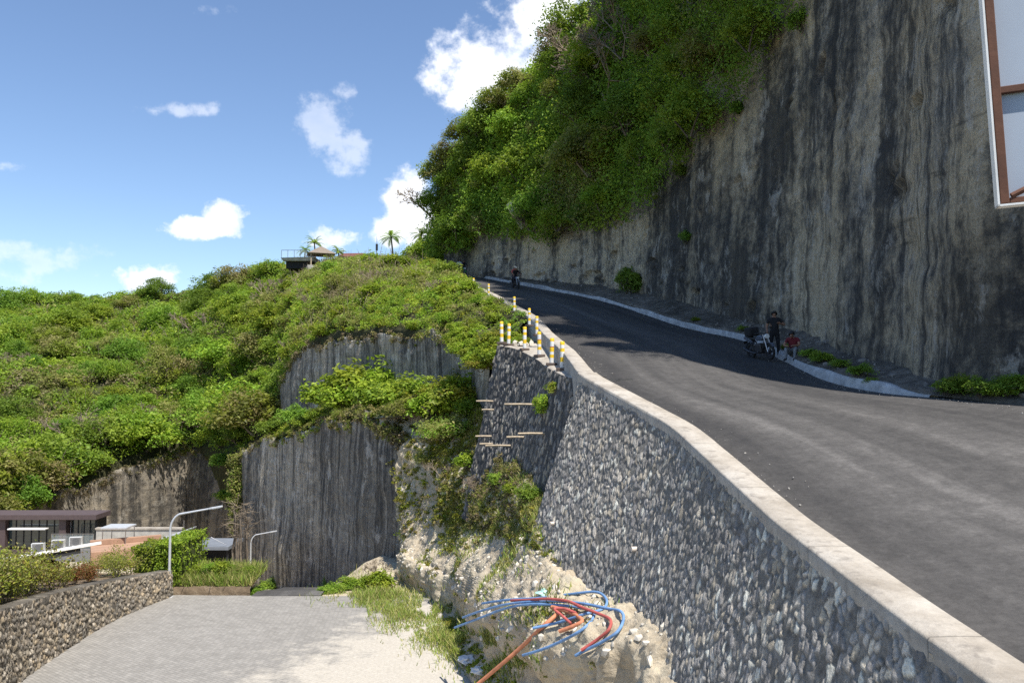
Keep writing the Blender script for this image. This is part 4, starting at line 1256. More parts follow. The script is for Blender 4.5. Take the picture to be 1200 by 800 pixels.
# bushes in front of the upper cliff and on the bank
SHR = [('bright', 556, 452, 'bank', 1.2, 'tall bright shrub just left of the far edge of the stone platform'), ('bright', 565, 425, 'hill', 1.3, 'bright shrub on the lip of the upper cliff nearest the platform'), ('yellow', 575, 410, 'hill', 1.0, 'yellow tipped shrub above the far edge of the platform'),
       ('bright', 408, 482, 'bench', 1.7, 'bright broadleaf bush second from the left on the rock bench'), ('bright', 440, 480, 'bench', 1.6, 'bright bush squeezed between the two largest on the bench'), ('yellow', 500, 482, 'bank', 1.3, 'yellow green bush at the top of the pale promontory'),
       ('olive', 470, 487, 'bench', 1.1, 'olive bush at the very top corner of the pale promontory'), ('olive', 400, 489, 'bench', 0.8, 'low olive bush on the rim of the lower cliff'), ('olive', 425, 487, 'bench', 0.7, 'small straw coloured bush on the rim of the lower cliff'),
       ('mid', 355, 500, 'bench', 1.1, 'green bush where the bench narrows to the left'), ('dark', 320, 512, 'bench', 1.2, 'dark bush at the left tip of the rock bench'), ('mid', 335, 500, 'bench', 1.0, 'mid green bush at the left foot of the upper cliff'),
       ('bright', 392, 478, 'bench', 1.9, 'bright green broadleaf bush, left end of the row on the rock bench'), ('bright', 425, 474, 'bench', 2.3, 'largest bright green bush standing before the pale upper cliff face'),
       ('bright', 455, 470, 'bench', 2.2, 'round bright bush right of the largest one before the upper cliff'), ('mid', 482, 480, 'bench', 1.7, 'mid green bush at the right end of the row on the rock bench'),
       ('mid', 370, 492, 'bench', 1.0, 'low green bush on the lip of the lower cliff'), ('dark', 345, 500, 'bench', 1.2, 'small dark bush at the foot of the upper cliff, left end'),
       ('yellow', 535, 478, 'bank', 1.5, 'yellow tipped shrub left of the stone platform'), ('bright', 508, 490, 'bank', 1.3, 'bright shrub on the bank below the yellow tipped one'),
       ('bright', 548, 486, 'bank', 1.1, 'bright leafy shrub touching the far end of the stone platform'), ('mid', 538, 512, 'bank', 1.1, 'mid green shrub beside the timber stubs of the platform'),
       ('olive', 525, 520, 'bank', 1.3, 'olive shrub in the middle of the overgrown bank'), ('bright', 552, 548, 'bank', 0.8, 'small bright shrub at the foot of the stone platform'),
       ('olive', 500, 545, 'bank', 0.9, 'low olive shrub at the edge of the pale promontory'), ('mid', 585, 566, 'bank', 0.55, 'small green shrub under the stone platform'),
       ('dark', 618, 585, 'bank', 0.5, 'small dark shrub in the corner between platform and tall wall'), ('bright', 600, 576, 'bank', 0.4, 'tiny bright shrub in the corner below the platform'),
       ('dry', 520, 560, 'bank', 0.8, 'bare straw coloured shrub on the overgrown bank'), ('dry', 560, 575, 'bank', 0.7, 'bare twiggy shrub near the foot of the platform')]
for (k, u, v, srf, sz, lab) in SHR:
    q_ = hit(u, v, srf)
    if q_ is None: q_ = at(u, v, 48)
    place(k, q_ + Vector((0, 0, -0.1)), sz * (1.38 if sz >= 1.2 else 1.0), lab, 'bush' if k != 'dry' else 'bare shrub', None, 0.85)
for (u, v, d, sz, lab) in ((606, 399, 36.2, 0.55, 'small bright shrub between the parapet and the last platform bollards'), (600, 396, 37.0, 0.7, 'bright shrub filling the corner behind the platform'), (613, 397, 35.8, 0.45, 'tiny bright shrub against the outside of the parapet above the platform')):
    place('bright', at(u, v, d) + Vector((0, 0, -0.35)), sz, lab, 'shrub', None, 0.9)
# shrubs crowding the outside of the parapet beyond the platform
for k in range(20):
    t = k / 19
    q_ = at(596 - 45 * t + random.uniform(-4, 4), 398 - 30 * t, 37 + 11 * t)
    place(random.choice(['bright', 'bright', 'yellow']), q_ + Vector((-0.6 * (k % 3), 0, -0.9 - 0.4 * (k % 3))), random.uniform(0.8, 1.1), 'bright green shrub crowding the outside of the parapet behind the platform', 'shrub', 'shrubs behind the platform', 0.8)
q_ = hit(640, 470, 'ledge_wall')
place('bright', q_ + Vector((-0.1, -0.15, -0.55)), 0.5, 'green shrub growing out of the stone face under the bollards', 'shrub', None, 1.5)
q_ = hit(652, 445, 'ledge_wall')
if q_: place('yellow', q_ + Vector((-0.05, -0.1, -0.5)), 0.4, 'small yellowish shrub under the last bollard of the platform', 'shrub', None, 1.0)

# low weeds on the bank, as ground cover
nb, mb = As.shape[:2]
rb = np.broadcast_to((np.arange(nb) / (nb - 1) * 7)[:, None], (nb, mb)); cb = np.broadcast_to((np.arange(mb) / (mb - 1) * 5)[None], (nb, mb))
patchy = fbm(As.reshape(-1, 3) * 0.45 + 40, 3).reshape(nb, mb)
wgt = np.where(rb < 3.0, np.clip(patchy + 0.6 + (cb > 1.0) * 0.3, 0, 1), np.where(rb < 4.6, np.clip(patchy * 1.6 - 0.05 - 0.1 * (rb - 2), 0, 1) * 0.7, np.where(rb > 6.2, np.clip(patchy + 0.6, 0, 1), 0.03)))
wgt = wgt * np.where((cb < 0.9) & (rb < 4), 0.25, 1.0) * np.where(cb > 4.1, 0.2, 1)
p, _ = scatter_on(As, None, wgt, 3600)
rad = RNG.uniform(0.08, 0.3, len(p)) * np.clip(np.linalg.norm(p, axis=1) / 32, 0.6, 1.3)
V, col = clumps(p, rad, 36, np.clip(np.linalg.norm(p, axis=1) * 0.0034, 0.06, 0.16), pal_field(p, 1.3, [(G_DRY, 1.6), (G_OLIVE, 2.6), (G_YEL, 1.6), (G_BRIGHT, 1.4)]), lower=-0.1)
stuff('bank_weeds', V, col, 'low green and straw coloured weeds creeping over the pale bank', cat='weeds')

p, _ = scatter_on(Ab, None, np.ones(Ab.shape[:2]), 900)
rad = RNG.uniform(0.2, 0.6, len(p))
V, col = clumps(p, rad, 40, np.full(len(p), 0.2), pal_field(p, 4.4, [(G_DRY, 1.2), (G_OLIVE, 2), (G_BRIGHT, 2), (G_YEL, 0.7)]), lower=-0.1)
stuff('bench_weeds', V, col, 'low olive weeds covering the bench between the two quarried cliffs', cat='weeds')
# grass: thin blades
def blades(P, h, lean, width, palette):
    n = len(P)
    a = RNG.uniform(0, 2 * PI, n)
    s_ = np.stack([np.cos(a), np.sin(a), np.zeros(n)], 1) * (width * 0.5)[:, None]
    tip = P + np.stack([RNG.normal(size=n) * lean, RNG.normal(size=n) * lean, np.ones(n)], 1) * h[:, None]
    mid = P + (tip - P) * 0.55 + np.stack([RNG.normal(size=n) * 0.05, RNG.normal(size=n) * 0.05, np.zeros(n)], 1) * h[:, None]
    V = np.stack([P - s_, P + s_, mid + s_ * 0.7, tip, mid - s_ * 0.7], 1).reshape(-1, 3)
    me = np_mesh('blades', V, np.arange(n * 5).reshape(n, 5), smooth=False)
    add_attr(me, 'Col', pick(palette, n, 0.3), 'FACE')
    return me
def grass(name, P, h, width, palette, label, lean=0.4):
    o = link_mesh(name, blades(P, h, lean, width, palette), M['grass'])
    o.data.name = name
    return tag(o, label, 'grass', None, 'stuff')
GR = [(0.30, 0.33, 0.075), (0.23, 0.31, 0.05), (0.40, 0.36, 0.14), (0.32, 0.31, 0.1), (0.19, 0.28, 0.045)]
# verge between lot and bank
pts = []
tries = 0
while len(pts) < 16000 and tries < 60000:
    tries += 1
    t = random.random()
    u0, v0 = 400 + 175 * t ** 1.1 , 694 + 96 * t ** 1.15
    u = u0 + random.gauss(0, 26) + 18; v = v0 + random.gauss(0, 10) - 8
    pts.append((u, v))
pts = np.array(pts)
fn = fbm(np.stack([pts[:, 0] * 0.05, pts[:, 1] * 0.09, pts[:, 0] * 0], 1), 3)
pts = pts[fn > -0.22]
PP = []
for (u, v) in pts:
    if 430 < u < 640 or v < 712:
        q_ = hit(u, v, ['bank', 'lot', 'lower'])
        if q_ is not None and q_.y < 46: PP.append(q_)
PP = np.array([list(x) for x in PP])
hh = RNG.uniform(0.12, 0.5, len(PP)) * np.clip(0.6 + fbm(PP * 0.8, 3), 0.25, 1.3)
grass('verge_grass', PP, hh, np.full(len(PP), 0.028), GR, 'rough sunlit grass between the paved lot and the pale bank')
# grass on the bank slope
wg = np.where(rb < 3.1, np.clip(patchy + 0.5, 0, 1), np.where(rb < 4.7, np.clip(patchy * 2.0 - 0.1, 0, 1), 0.0)) * np.where((cb < 1.0), 0.15, 1.0) * np.where(cb > 4.2, 0.15, 1)
p, _ = scatter_on(As, None, wg, 26000)
grass('bank_grass', p, RNG.uniform(0.06, 0.22, len(p)), np.full(len(p), 0.03), GR + [(0.24, 0.22, 0.09)], 'patchy yellowish grass on the slope of the pale bank')

fr_p = []
for A_, lo_, hi_ in ((P3, 0.02, 0.93), (P4, 0.02, 0.98), (P2, 0.15, 0.95)):
    r_ = A_[1:5].reshape(4, A_.shape[1], 3)
    for k in range(430):
        j = int((lo_ + (hi_ - lo_) * random.random()) * (A_.shape[1] - 1)); i = random.randrange(4)
        fr_p.append(r_[i, j] + np.array([random.gauss(0, .12), random.gauss(0, .12), random.gauss(0.0, .16)]))
fr_p = np.array(fr_p)
V, col = clumps(fr_p, RNG.uniform(0.12, 0.42, len(fr_p)), 26, 0.17, pal_field(fr_p, 6.1, [(G_DRY, 2.4), (G_OLIVE, 2), (G_MID, 1)]), lower=-1.0)
stuff('rim_grass', V, col, 'dry grass and weeds fringing the rims of the quarried cliffs', cat='grass')
gp = []
for k in range(900):
    i = random.randrange(90, 230); right = random.random() < 0.6
    e_ = (A_road[i, -2 if right else 1] * (1 - (w_ := random.random() ** 2 * 0.9)) + A_road[i, -4 if right else 3] * w_)
    gp.append(e_ + np.array([0, random.uniform(-.2, .2), 0.005]))
gp = np.array(gp)
M['grit'] = plain('pale road grit', (0.30, 0.28, 0.25), 0.95, 0, 0.4, 3.0)
GRIT = (gp, 0.009 + 0.016 * RNG.random(len(gp)) ** 4)
# rubble on the bank
wg = np.where((rb > 2.2) & (rb < 5.2), 1.0, 0.15) * np.where(cb > 4.2, 0.3, 1)
p, _ = scatter_on(As, None, wg, 2600)
ico = bmesh.new(); bmesh.ops.create_icosphere(ico, subdivisions=1, radius=1.0)
iv = np.array([list(v.co) for v in ico.verts]); ifc = np.array([[v.index for v in f.verts] for f in ico.faces]); ico.free()
def rubble(name, p, r, colmat, label, kind='stuff'):
    Vs, Fs = [], []
    for k in range(len(p)):
        sc3 = RNG.uniform(0.55, 1.25, 3) * r[k]
        vv = iv * (1 + RNG.uniform(-0.28, 0.28, (len(iv), 1))) * sc3
        Vs.append(vv + p[k]); Fs.append(ifc + k * len(iv))
    o = link_mesh(name, np_mesh(name, np.concatenate(Vs), np.concatenate(Fs), smooth=False), colmat)
    return tag(o, label, 'rubble', None, kind)
rubble('road_grit', GRIT[0], GRIT[1], M['grit'], 'small pale grit scattered along both edges of the upper road')
rr_ = 0.02 + 0.085 * RNG.random(len(p)) ** 5
M['pebble'] = plain('pale limestone chips', (0.55, 0.5, 0.42), 0.95, 0, 0.3, 2.0)
rubble('bank_rubble', p, rr_, M['pebble'], 'loose pale limestone chips strewn over the bank')
wg = np.where(np.arange(av.shape[1])[None] > 2, 1.0, 0.0) * np.where(av[:, :, 1] < 40, 1.0, 0.1)
p, _ = scatter_on(av, None, wg, 700)
M['grey_pebble'] = plain('grey rubble', (0.22, 0.2, 0.175), 0.95, 0, 0.4, 2.0)
rubble('roadside_rubble', p, 0.03 + 0.13 * RNG.random(len(p)) ** 3, M['grey_pebble'], 'grey rubble lying between the white kerb and the cliff foot')

# ------------------------------------------------------------------ weeds at the cliff foot
WD = [(948, 418, 0.5, 'mid', 'green weed clump next to the seated person'), (962, 424, 0.6, 'mid', 'larger weed clump behind the white kerb'), (985, 430, 0.45, 'mid', 'weed clump between the rubble and the kerb'),
      (1010, 440, 0.5, 'dark', 'dark weed clump at the foot of the cliff behind the kerb end'), (1020, 448, 0.3, 'mid', 'small weed near the end of the white kerb'),
      (1112, 462, 0.55, 'dark', 'leftmost weed bush past the end of the kerb'), (1128, 460, 0.75, 'mid', 'tallest weed bush past the end of the kerb'), (1150, 464, 0.6, 'dark', 'dark weed bush right of the tallest one'),
      (1172, 464, 0.55, 'mid', 'green weed bush left of the last one by the cliff foot'), (1192, 462, 0.7, 'dark', 'rightmost weed bush by the cliff foot'), (1204, 458, 0.7, 'mid', 'weed bush cut by the right picture edge'),
      (922, 408, 0.35, 'mid', 'small weed between the standing and the seated person'), (870, 388, 0.4, 'dark', 'dark weed behind the parked motorcycle'), (780, 372, 0.5, 'dark', 'dark weed at the cliff foot further up the road'),
      (815, 376, 0.4, 'mid', 'low weed beside the road uphill of the motorcycle')]
for (u, v, sz, k, lab) in WD:
    q_ = hit(u, v, ['verge', 'road', 'cliff'])
    place(k, q_ + Vector((0, 0, -0.05)), sz * 0.8, lab, 'weed', None, 0.75)
for (u, v, sz, lab) in ((742, 345, 1.3, 'hanging green bush on the cliff face above the middle of the road'), (735, 330, 0.8, 'smaller tuft above the hanging bush on the cliff face'), (806, 280, 0.5, 'small tuft high on the shaded cliff face'), (800, 205, 0.6, 'small tuft just below the greenery on the cliff'),
                        (868, 130, 0.5, 'tiny tuft on the upper cliff face'), (940, 30, 0.6, 'tuft on the cliff near the top edge of the picture')):
    q_ = hit(u, v, 'cliff')
    place('dark', q_ + Vector((-0.15, -0.1, -0.3)), sz, lab, 'shrub', None, 1.2)
q_ = hit(438, 690, ['lower', 'lot', 'bank'])
place('bright', q_ + Vector((0, 0, -0.1)), 1.0, 'bright green bush at the far end of the grass verge', 'bush', None, 0.8)
place('mid', q_ + Vector((-1.3, 0.3, -0.1)), 0.7, 'low green bush left of the bright one on the verge', 'bush', None, 0.8)
place('dry', q_ + Vector((-0.2, 1.2, 0)), 0.9, 'bare brown shrub behind the bright bush on the verge', 'bare shrub', None, 0.9)
for k, (u, v, d, s_) in enumerate(((262, 545, 82, 1.5), (268, 585, 80, 1.4), (258, 520, 84, 1.6), (318, 690, 66, 1.1), (330, 688, 68, 1.3), (375, 690, 62, 1.0), (395, 690, 56, 1.2), (258, 672, 60, 1.4))):
    place('dark', at(u, v, d) + Vector((0, 0, -0.3)), s_, 'dark bush at the shaded foot or in the notch of the quarried cliffs', 'bush', 'bushes by the quarried cliffs', 0.8)

# creepers down the gap between the left and the lower cliffs
p = np.array([list(at(276 + 8 * math.sin(k * 1.7) * random.random(), 535 + 30 * random.random() ** 2 + 85 * random.random() ** 3, 75.5)) for k in range(420)])
V, col = clumps(p, RNG.uniform(0.25, 0.6, len(p)), 34, 0.2, pal_field(p, 2.2, [(G_DRY, 2), (G_OLIVE, 1.5), (G_MID, 1)]))
o = stuff('creeper', V, col, 'dry brown and green creeper in the notch between two quarried cliffs', cat='creeper')

# ------------------------------------------------------------------ bollards
def make_bollard(variant):
    """striped post on a small dark foot"""
    root = empty('bollard')
    h, r = 0.95, 0.078
    MB().box((-0.17, -0.17, -0.05), (0.17, 0.17, 0.06)).build('foot', M['concrete_dark'], root, 0.015)
    bands = [(0.06, 0.26, 'white_paint'), (0.26, 0.42, 'yellow_paint'), (0.42, 0.60, 'white_paint'), (0.60, 0.72, 'yellow_paint'), (0.72, 0.83, 'white_paint'), (0.83, 0.95, 'yellow_paint')]
    if variant == 1:
        bands = [(0.06, 0.24, 'white_paint'), (0.24, 0.36, 'yellow_paint'), (0.36, 0.46, 'white_paint'), (0.46, 0.62, 'yellow_paint'), (0.62, 0.65, 'red_paint'), (0.65, 0.83, 'white_paint'), (0.83, 0.95, 'yellow_paint')]
    for a, b_, m_ in bands:
        mb = MB()
        prof = [(r, a), (r, b_)] if b_ < 0.94 else [(r, a), (r, b_ - 0.02), (r * 0.8, b_)]
        mb.lathe(prof, 14)
        mb.build({'white_paint': 'white_band', 'yellow_paint': 'yellow_band', 'red_paint': 'red_band'}[m_], M[m_], root, smooth=True)
    return root
M['concrete_dark'] = plain('dark mortar foot', (0.12, 0.09, 0.075), 0.9, 0, 0.2)
BP = [make_bollard(0), make_bollard(1)]
first = [True, True]
def bollard(p, k, label, group=None, tilt=(0, 0), s=1.0):
    o = BP[k] if first[k] else copy_tree(BP[k])
    first[k] = False
    o.location = p; o.rotation_euler = (tilt[0], tilt[1], random.uniform(0, 1.5)); o.scale = (s, s, s)
    return tag(o, label, 'bollard', group)
LB = [(588, 403, 0, 'yellow and white bollard at the far outer corner of the stone platform'), (596, 405, 0, 'bollard standing just right of the far corner one on the platform'),
      (612, 410.5, 0, 'bollard with pale rubble heaped behind it on the platform'), (630, 418, 1, 'bollard with one red band, middle of the platform edge'),
      (645, 428, 1, 'red banded bollard next to the nearest one on the platform'), (659, 434, 0, 'nearest bollard of the platform beside the parapet kink')]
for u, v, k, lab in LB:
    q_ = hit(u, v, 'ledge')
    if q_ is None: q_ = at(u, v, np.interp(u, [583, 671], [35.0, 24.5]))
    e_ = np.array([np.interp(q_.y, led[:, 1], led[:, j]) for j in range(3)])
    if abs(q_.x - e_[0]) < 0.18: q_.x = e_[0] + 0.18
    bollard(q_ + Vector((0, 0, 0.03)), k, lab, 'bollards on the stone platform', (R(random.uniform(-1.5, 1.5)), R(random.uniform(-1.5, 1.5))))
# beside the parapet along the road
PB = [(626, 386, 33.8), (612, 384, 36.8), (598, 371, 42), (575, 358, 50), (562, 346, 56), (552, 338, 62), (538, 331, 67), (529, 325.5, 73), (514, 320.5, 80), (500, 315.5, 88), (496, 316, 93), (486, 315, 99), (478, 314.5, 103)]
for k, (u, v, d) in enumerate(PB):
    e_ = np.array([np.interp(d, Lc[:, 1], Lc[:, j]) for j in range(3)])
    sd3 = np.array([np.interp(d, Lc[:, 1], Ls[:, j]) for j in range(3)])
    q_ = Vector(e_ - sd3 * 0.3); q_.z -= 0.05
    lab = 'bollard half hidden by leaves behind the platform' if k < 2 else 'small distant bollard along the outer edge of the uphill road'
    bollard(q_, 0, lab, 'bollards along the outer edge of the road', s=0.85)
# pale rubble heap on the platform
q_ = hit(612, 404, 'ledge')
if q_ is None: q_ = Vector(At[40, 4])
pp = np.array([list(q_)] * 14) + RNG.normal(size=(14, 3)) * np.array([0.28, 0.35, 0.05])
rubble('rubble_heap', pp, RNG.uniform(0.06, 0.17, 14), M['pebble'], 'small heap of pale rubble on the platform behind the bollards')

# timber stubs and pipes sticking out of the stone faces
def stub(name, u, v, srf, length, r, material, label, cat, group=None, dirv_=None, d=None):
    q_ = hit(u, v, srf) if d is None else at(u, v, d)
    if q_ is None: q_ = at(u, v, 30)
    dv = Vector(dirv_ or (-1, -0.25, 0.02)).normalized()
    mb = MB()
    if r > 0.045 and material == 'pvc': mb.tube([q_ - dv * 0.25, q_ + dv * length], r, 12)
    else: mb.tube([q_ - dv * 0.25, q_ + dv * length * 0.5 + Vector((0, 0, 0.01)), q_ + dv * length], [r, r * .95, r * .85], 6)
    return tag(mb.build(name, M[material], None, smooth=True), label, cat, group)
for u, v, L_, lab in ((633, 474, 1.3, 'long timber stub high on the face of the stone platform'), (615, 512, 0.7, 'short timber stub low on the face of the stone platform'), (638, 508, 0.9, 'timber stub right of the short one low on the platform face'),
                      (598, 522, 1.0, 'lowest timber stub on the platform face'), (578, 470, 0.75, 'upper timber stub at the far edge of the platform'), (578, 480, 0.5, 'thick short timber stub at the far edge of the platform'),
                      (576, 511, 0.7, 'thin timber stub at the far edge of the platform, third from top'), (577, 520, 0.55, 'lowest timber stub at the far edge of the platform')):
    stub('timber_stub', u, v, 'ledge_wall', L_, 0.045, 'timber', lab, 'timber stub', 'timber stubs in the platform face')
stub('drain_pipe', 745, 643, 'wall', 0.10, 0.055, 'pvc', 'pale drain pipe stub in the middle of the tall stone wall', 'drain pipe')
stub('drain_pipe', 649, 613, 'wall', 0.10, 0.05, 'pvc', 'pale drain pipe stub near the far lower edge of the tall stone wall', 'drain pipe')
stub('drain_pipe', 629, 590, 'wall', 0.10, 0.05, 'pvc', 'small drain pipe stub at the far corner of the tall stone wall', 'drain pipe')

# ------------------------------------------------------------------ conduits dumped on the bank
def zc(x, y): return (420 + x * 0.28333, 580 + y * 0.28333)
def conduit(pts, r, material, label, lift0=0.06):
    P_ = []
    for (x, y, lift) in pts:
        u, v = zc(x, y)
        q_ = hit(u, v, ['bank', 'wall'])
        if q_ is None: q_ = at(u, v, 19)
        P_.append(q_)
    # depth is evened out along the pipe so that it springs off the ground instead of following it
    dep = np.array([q_.y for q_ in P_])
    pd_ = np.pad(dep, 1, mode='edge'); sm = np.minimum(np.minimum(pd_[:-2], pd_[1:-1]), pd_[2:])
    for _ in range(6):
        s2 = sm.copy(); s2[1:-1] = (sm[:-2] + 2 * sm[1:-1] + sm[2:]) / 4; sm = s2
    sm = np.minimum(sm, dep - 0.16)
    Q_ = [at(*zc(x, y), float(d)) for (x, y, _), d in zip(pts, sm)]
    mb = MB(); path = [Vector(p_) for p_ in catmull([list(q_) for q_ in Q_], 60)]
    # a short open mouth at both ends
    mb.tube(path, r, 10, cap=False)
    mb.tube(path, r * 0.8, 10, cap=True)
    return tag(mb.build('conduit', M[material], None, smooth=True), label, 'conduit', 'conduits dumped on the bank')
conduit([(512, 447, 0), (570, 438, 0), (640, 430, 0), (750, 424, 0), (880, 408, 0), (975, 399, 0), (1015, 415, 0), (1028, 445, 0), (1005, 472, 0), (930, 493, 0), (830, 525, 0), (722, 549, 0)], 0.030, 'blue_pipe', 'blue conduit curling back in the tightest loop against the tall stone wall')
conduit([(432, 505, 0), (520, 474, 0), (640, 446, 0), (800, 438, 0), (920, 446, 0), (1030, 468, 0), (1085, 480, 0), (1096, 515, 0), (1070, 565, 0), (1010, 605, 0), (950, 635, 0), (898, 662, 0)], 0.030, 'blue_pipe', 'blue conduit making the widest loop, its end beside the red conduit')
conduit([(398, 547, 0), (500, 508, 0), (600, 470, 0), (690, 452, 0), (800, 452, 0), (900, 462, 0), (970, 480, 0), (966, 515, 0), (915, 562, 0), (820, 612, 0), (750, 640, 0), (680, 661, 0)], 0.030, 'blue_pipe', 'lowest blue conduit whose end hangs over the front edge of the bank')
conduit([(632, 435, 0), (700, 433, 0), (770, 428, 0), (860, 436, 0), (930, 465, 0), (1000, 492, 0), (1042, 515, 0), (1035, 555, 0), (985, 598, 0), (922, 640, 0)], 0.031, 'red_pipe', 'red conduit bent inside the widest blue loop')
conduit([(470, 800, 0), (540, 742, 0), (610, 683, 0), (690, 612, 0), (760, 545, 0), (815, 497, 0), (830, 475, 0), (800, 462, 0)], 0.046, 'orange_pipe', 'long orange conduit sloping from the bank down into the grass')
conduit([(832, 562, 0), (885, 542, 0), (925, 520, 0), (900, 495, 0), (850, 475, 0), (806, 462, 0)], 0.042, 'orange_pipe', 'short orange conduit curled under the blue ones')
conduit([(880, 530, 0), (840, 495, 0), (812, 470, 0), (850, 468, 0), (905, 488, 0)], 0.03, 'red_pipe', 'short red conduit tangled among the orange ones')
q_ = hit(*zc(768, 412), 'bank')
if q_:
    bm = bmesh.new(); bmesh.ops.create_icosphere(bm, subdivisions=3, radius=0.15)
    for vv in bm.verts:
        k_ = 1 + 0.55 * vnoise(np.array([list(vv.co * 9)]))[0]
        vv.co = Vector((vv.co.x * k_ * 1.3, vv.co.y * k_, vv.co.z * k_ * 0.5))
    me = bpy.data.meshes.new('plastic_bag'); bm.to_mesh(me); bm.free()
    o = link_mesh('plastic_bag', me, M['bag']); o.location = q_ + Vector((0, 0, 0.06))
    tag(o, 'crumpled pale green plastic bag behind the blue conduits', 'plastic bag')
for (x, y, lab) in ((452, 688, 'crumpled pale blue litter bag in the grass by the lot'), (500, 735, 'crumpled white litter bag lying in the grass nearest the lot')):
    q_ = hit(*zc(x, y), ['bank', 'lot'])
    if q_:
        bm = bmesh.new(); bmesh.ops.create_icosphere(bm, subdivisions=3, radius=0.2)
        for vv in bm.verts:
            k_ = 1 + 0.6 * vnoise(np.array([list(vv.co * 11 + Vector((x, 0, 0)))]))[0]
            vv.co = Vector((vv.co.x * k_ * 1.2, vv.co.y * k_, vv.co.z * k_ * 0.6))
        me = bpy.data.meshes.new('plastic_bag'); bm.to_mesh(me); bm.free()
        o = link_mesh('plastic_bag', me, M['white_sheet']); o.location = q_ + Vector((0, 0, 0.08))
        tag(o, lab, 'plastic bag')

# ------------------------------------------------------------------ street lamps
def street_lamp(p, h, reach, label, ang):
    root = empty('street_lamp', p, ang)
    MB().box((-0.16, -0.16, -0.1), (0.16, 0.16, 0.03)).build('base_plate', M['galv'], root, 0.01)
    path = [(0, 0, 0), (0, 0, h * 0.5), (0, 0, h * 0.76)]
    for k in range(1, 9):
        a = k / 8 * R(72)
        path.append((0.55 * (1 - math.cos(a)), 0, h * 0.76 + 0.75 * math.sin(a)))
    x0, z0 = path[-1][0], path[-1][2]
    path.append((reach * 0.8, 0, z0 + (reach * 0.8 - x0) * 0.17))
    MB().tube(path[:3], [0.062, 0.056, 0.05], 12).build('pole', M['galv'], root, smooth=True)
    MB().tube(path[2:], [0.046] * (len(path) - 3) + [0.036], 10).build('arm', M['galv'], root, smooth=True)
    e = Vector(path[-1]); d = Vector((1, 0, 0.17)).normalized()
    Mx = Matrix.Translation(e) @ d.to_track_quat('X', 'Z').to_matrix().to_4x4()
    hd = MB().prism([(-0.05, -0.05), (0.12, -0.10), (0.5, -0.085), (0.58, 0), (0.5, 0.085), (0.12, 0.10), (-0.05, 0.05)], 0.07, Mx @ Matrix.Translation((0, 0, -0.03))).build('lamp_head', M['galv'], root, 0.012)
    MB().box((0.16, -0.07, -0.045), (0.48, 0.07, -0.028), Mx).build('lens', M['lamp_glass'], root)
    return tag(root, label, 'street lamp')
q_ = at(198, 697, 35.0); q_.z = lot_z(35.0)
street_lamp(q_, 3.75, 2.05, 'tall pale curved street lamp at the end of the left stone wall', R(5))
q_ = at(293, 700, 62); q_.z = float(down_z(62)) 
street_lamp(q_, 4.6, 1.75, 'second smaller looking street lamp down the sloping road before the lower cliff', R(5))

# ------------------------------------------------------------------ planter bed at the end of the lot
kx = np.linspace(0, 1, 40)
kb = [at(203 + 90 * t, 696, 35.6) for t in kx]
P_ = np.array([[q.x, q.y, lot_z(35.2)] for q in kb])
Abd = np.stack([P_ + np.array([0, dy, dz]) for dy, dz in ((0, -0.2), (0.0, 0.28), (0.28, 0.3), (0.3, 0.22), (1.4, 0.5), (2.6, 0.45))], 1)
Abd[:, :, 2] += fbm(Abd.reshape(-1, 3) * 2, 3).reshape(Abd.shape[:2]) * 0.05
o = surface('planter_bed', Abd, M['terrace_soil'], kind=None)
tag(o, 'low stone edged planter bed at the far end of the lot', 'planter')
pp = []
for k in range(5200):
    t = random.random(); dy = random.uniform(0.1, 2.4)
    b_ = P_[int(t * 39)]
    pp.append((b_[0] + random.uniform(-.1, .1), b_[1] + dy, b_[2] + 0.28 + 0.08 * dy))
pp = np.array(pp)
grass('planter_grass', pp, RNG.uniform(0.2, 0.62, len(pp)), np.full(len(pp), 0.035), GR, 'long yellow green grass filling the planter bed')
for k in range(5):
    q_ = Vector(P_[6 + k * 7]) + Vector((0, 1.2, 0.5))
    place(['bright', 'mid', 'bright', 'olive', 'mid'][k], q_, [0.42, 0.5, 0.6, 0.5, 0.4][k], ['bright little shrub beside the hedge in the planter', 'small green shrub second from the hedge in the planter', 'bright leafy shrub mid planter', 'thin olive shrub under the dead trunks', 'small green shrub at the right end of the planter'][k], 'shrub', None, 1.0)
for k, (u, v, d, sz, lab) in enumerate(((296, 694, 36.4, 0.45, 'low weed clump at the left edge of the dip in the lane'), (304, 692, 38.5, 0.4, 'small weed left of the lane where it drops away'), (383, 693, 36.6, 0.5, 'low weed clump at the right edge of the dip in the lane'), (392, 692, 37.6, 0.6, 'weed clump right of the lane beside the far verge grass'))):
    q_ = drop(at(u, v, d).x, d, 'lower')
    place('mid', q_ + Vector((0, 0, -0.05)), sz, lab, 'weed', None, 0.8)
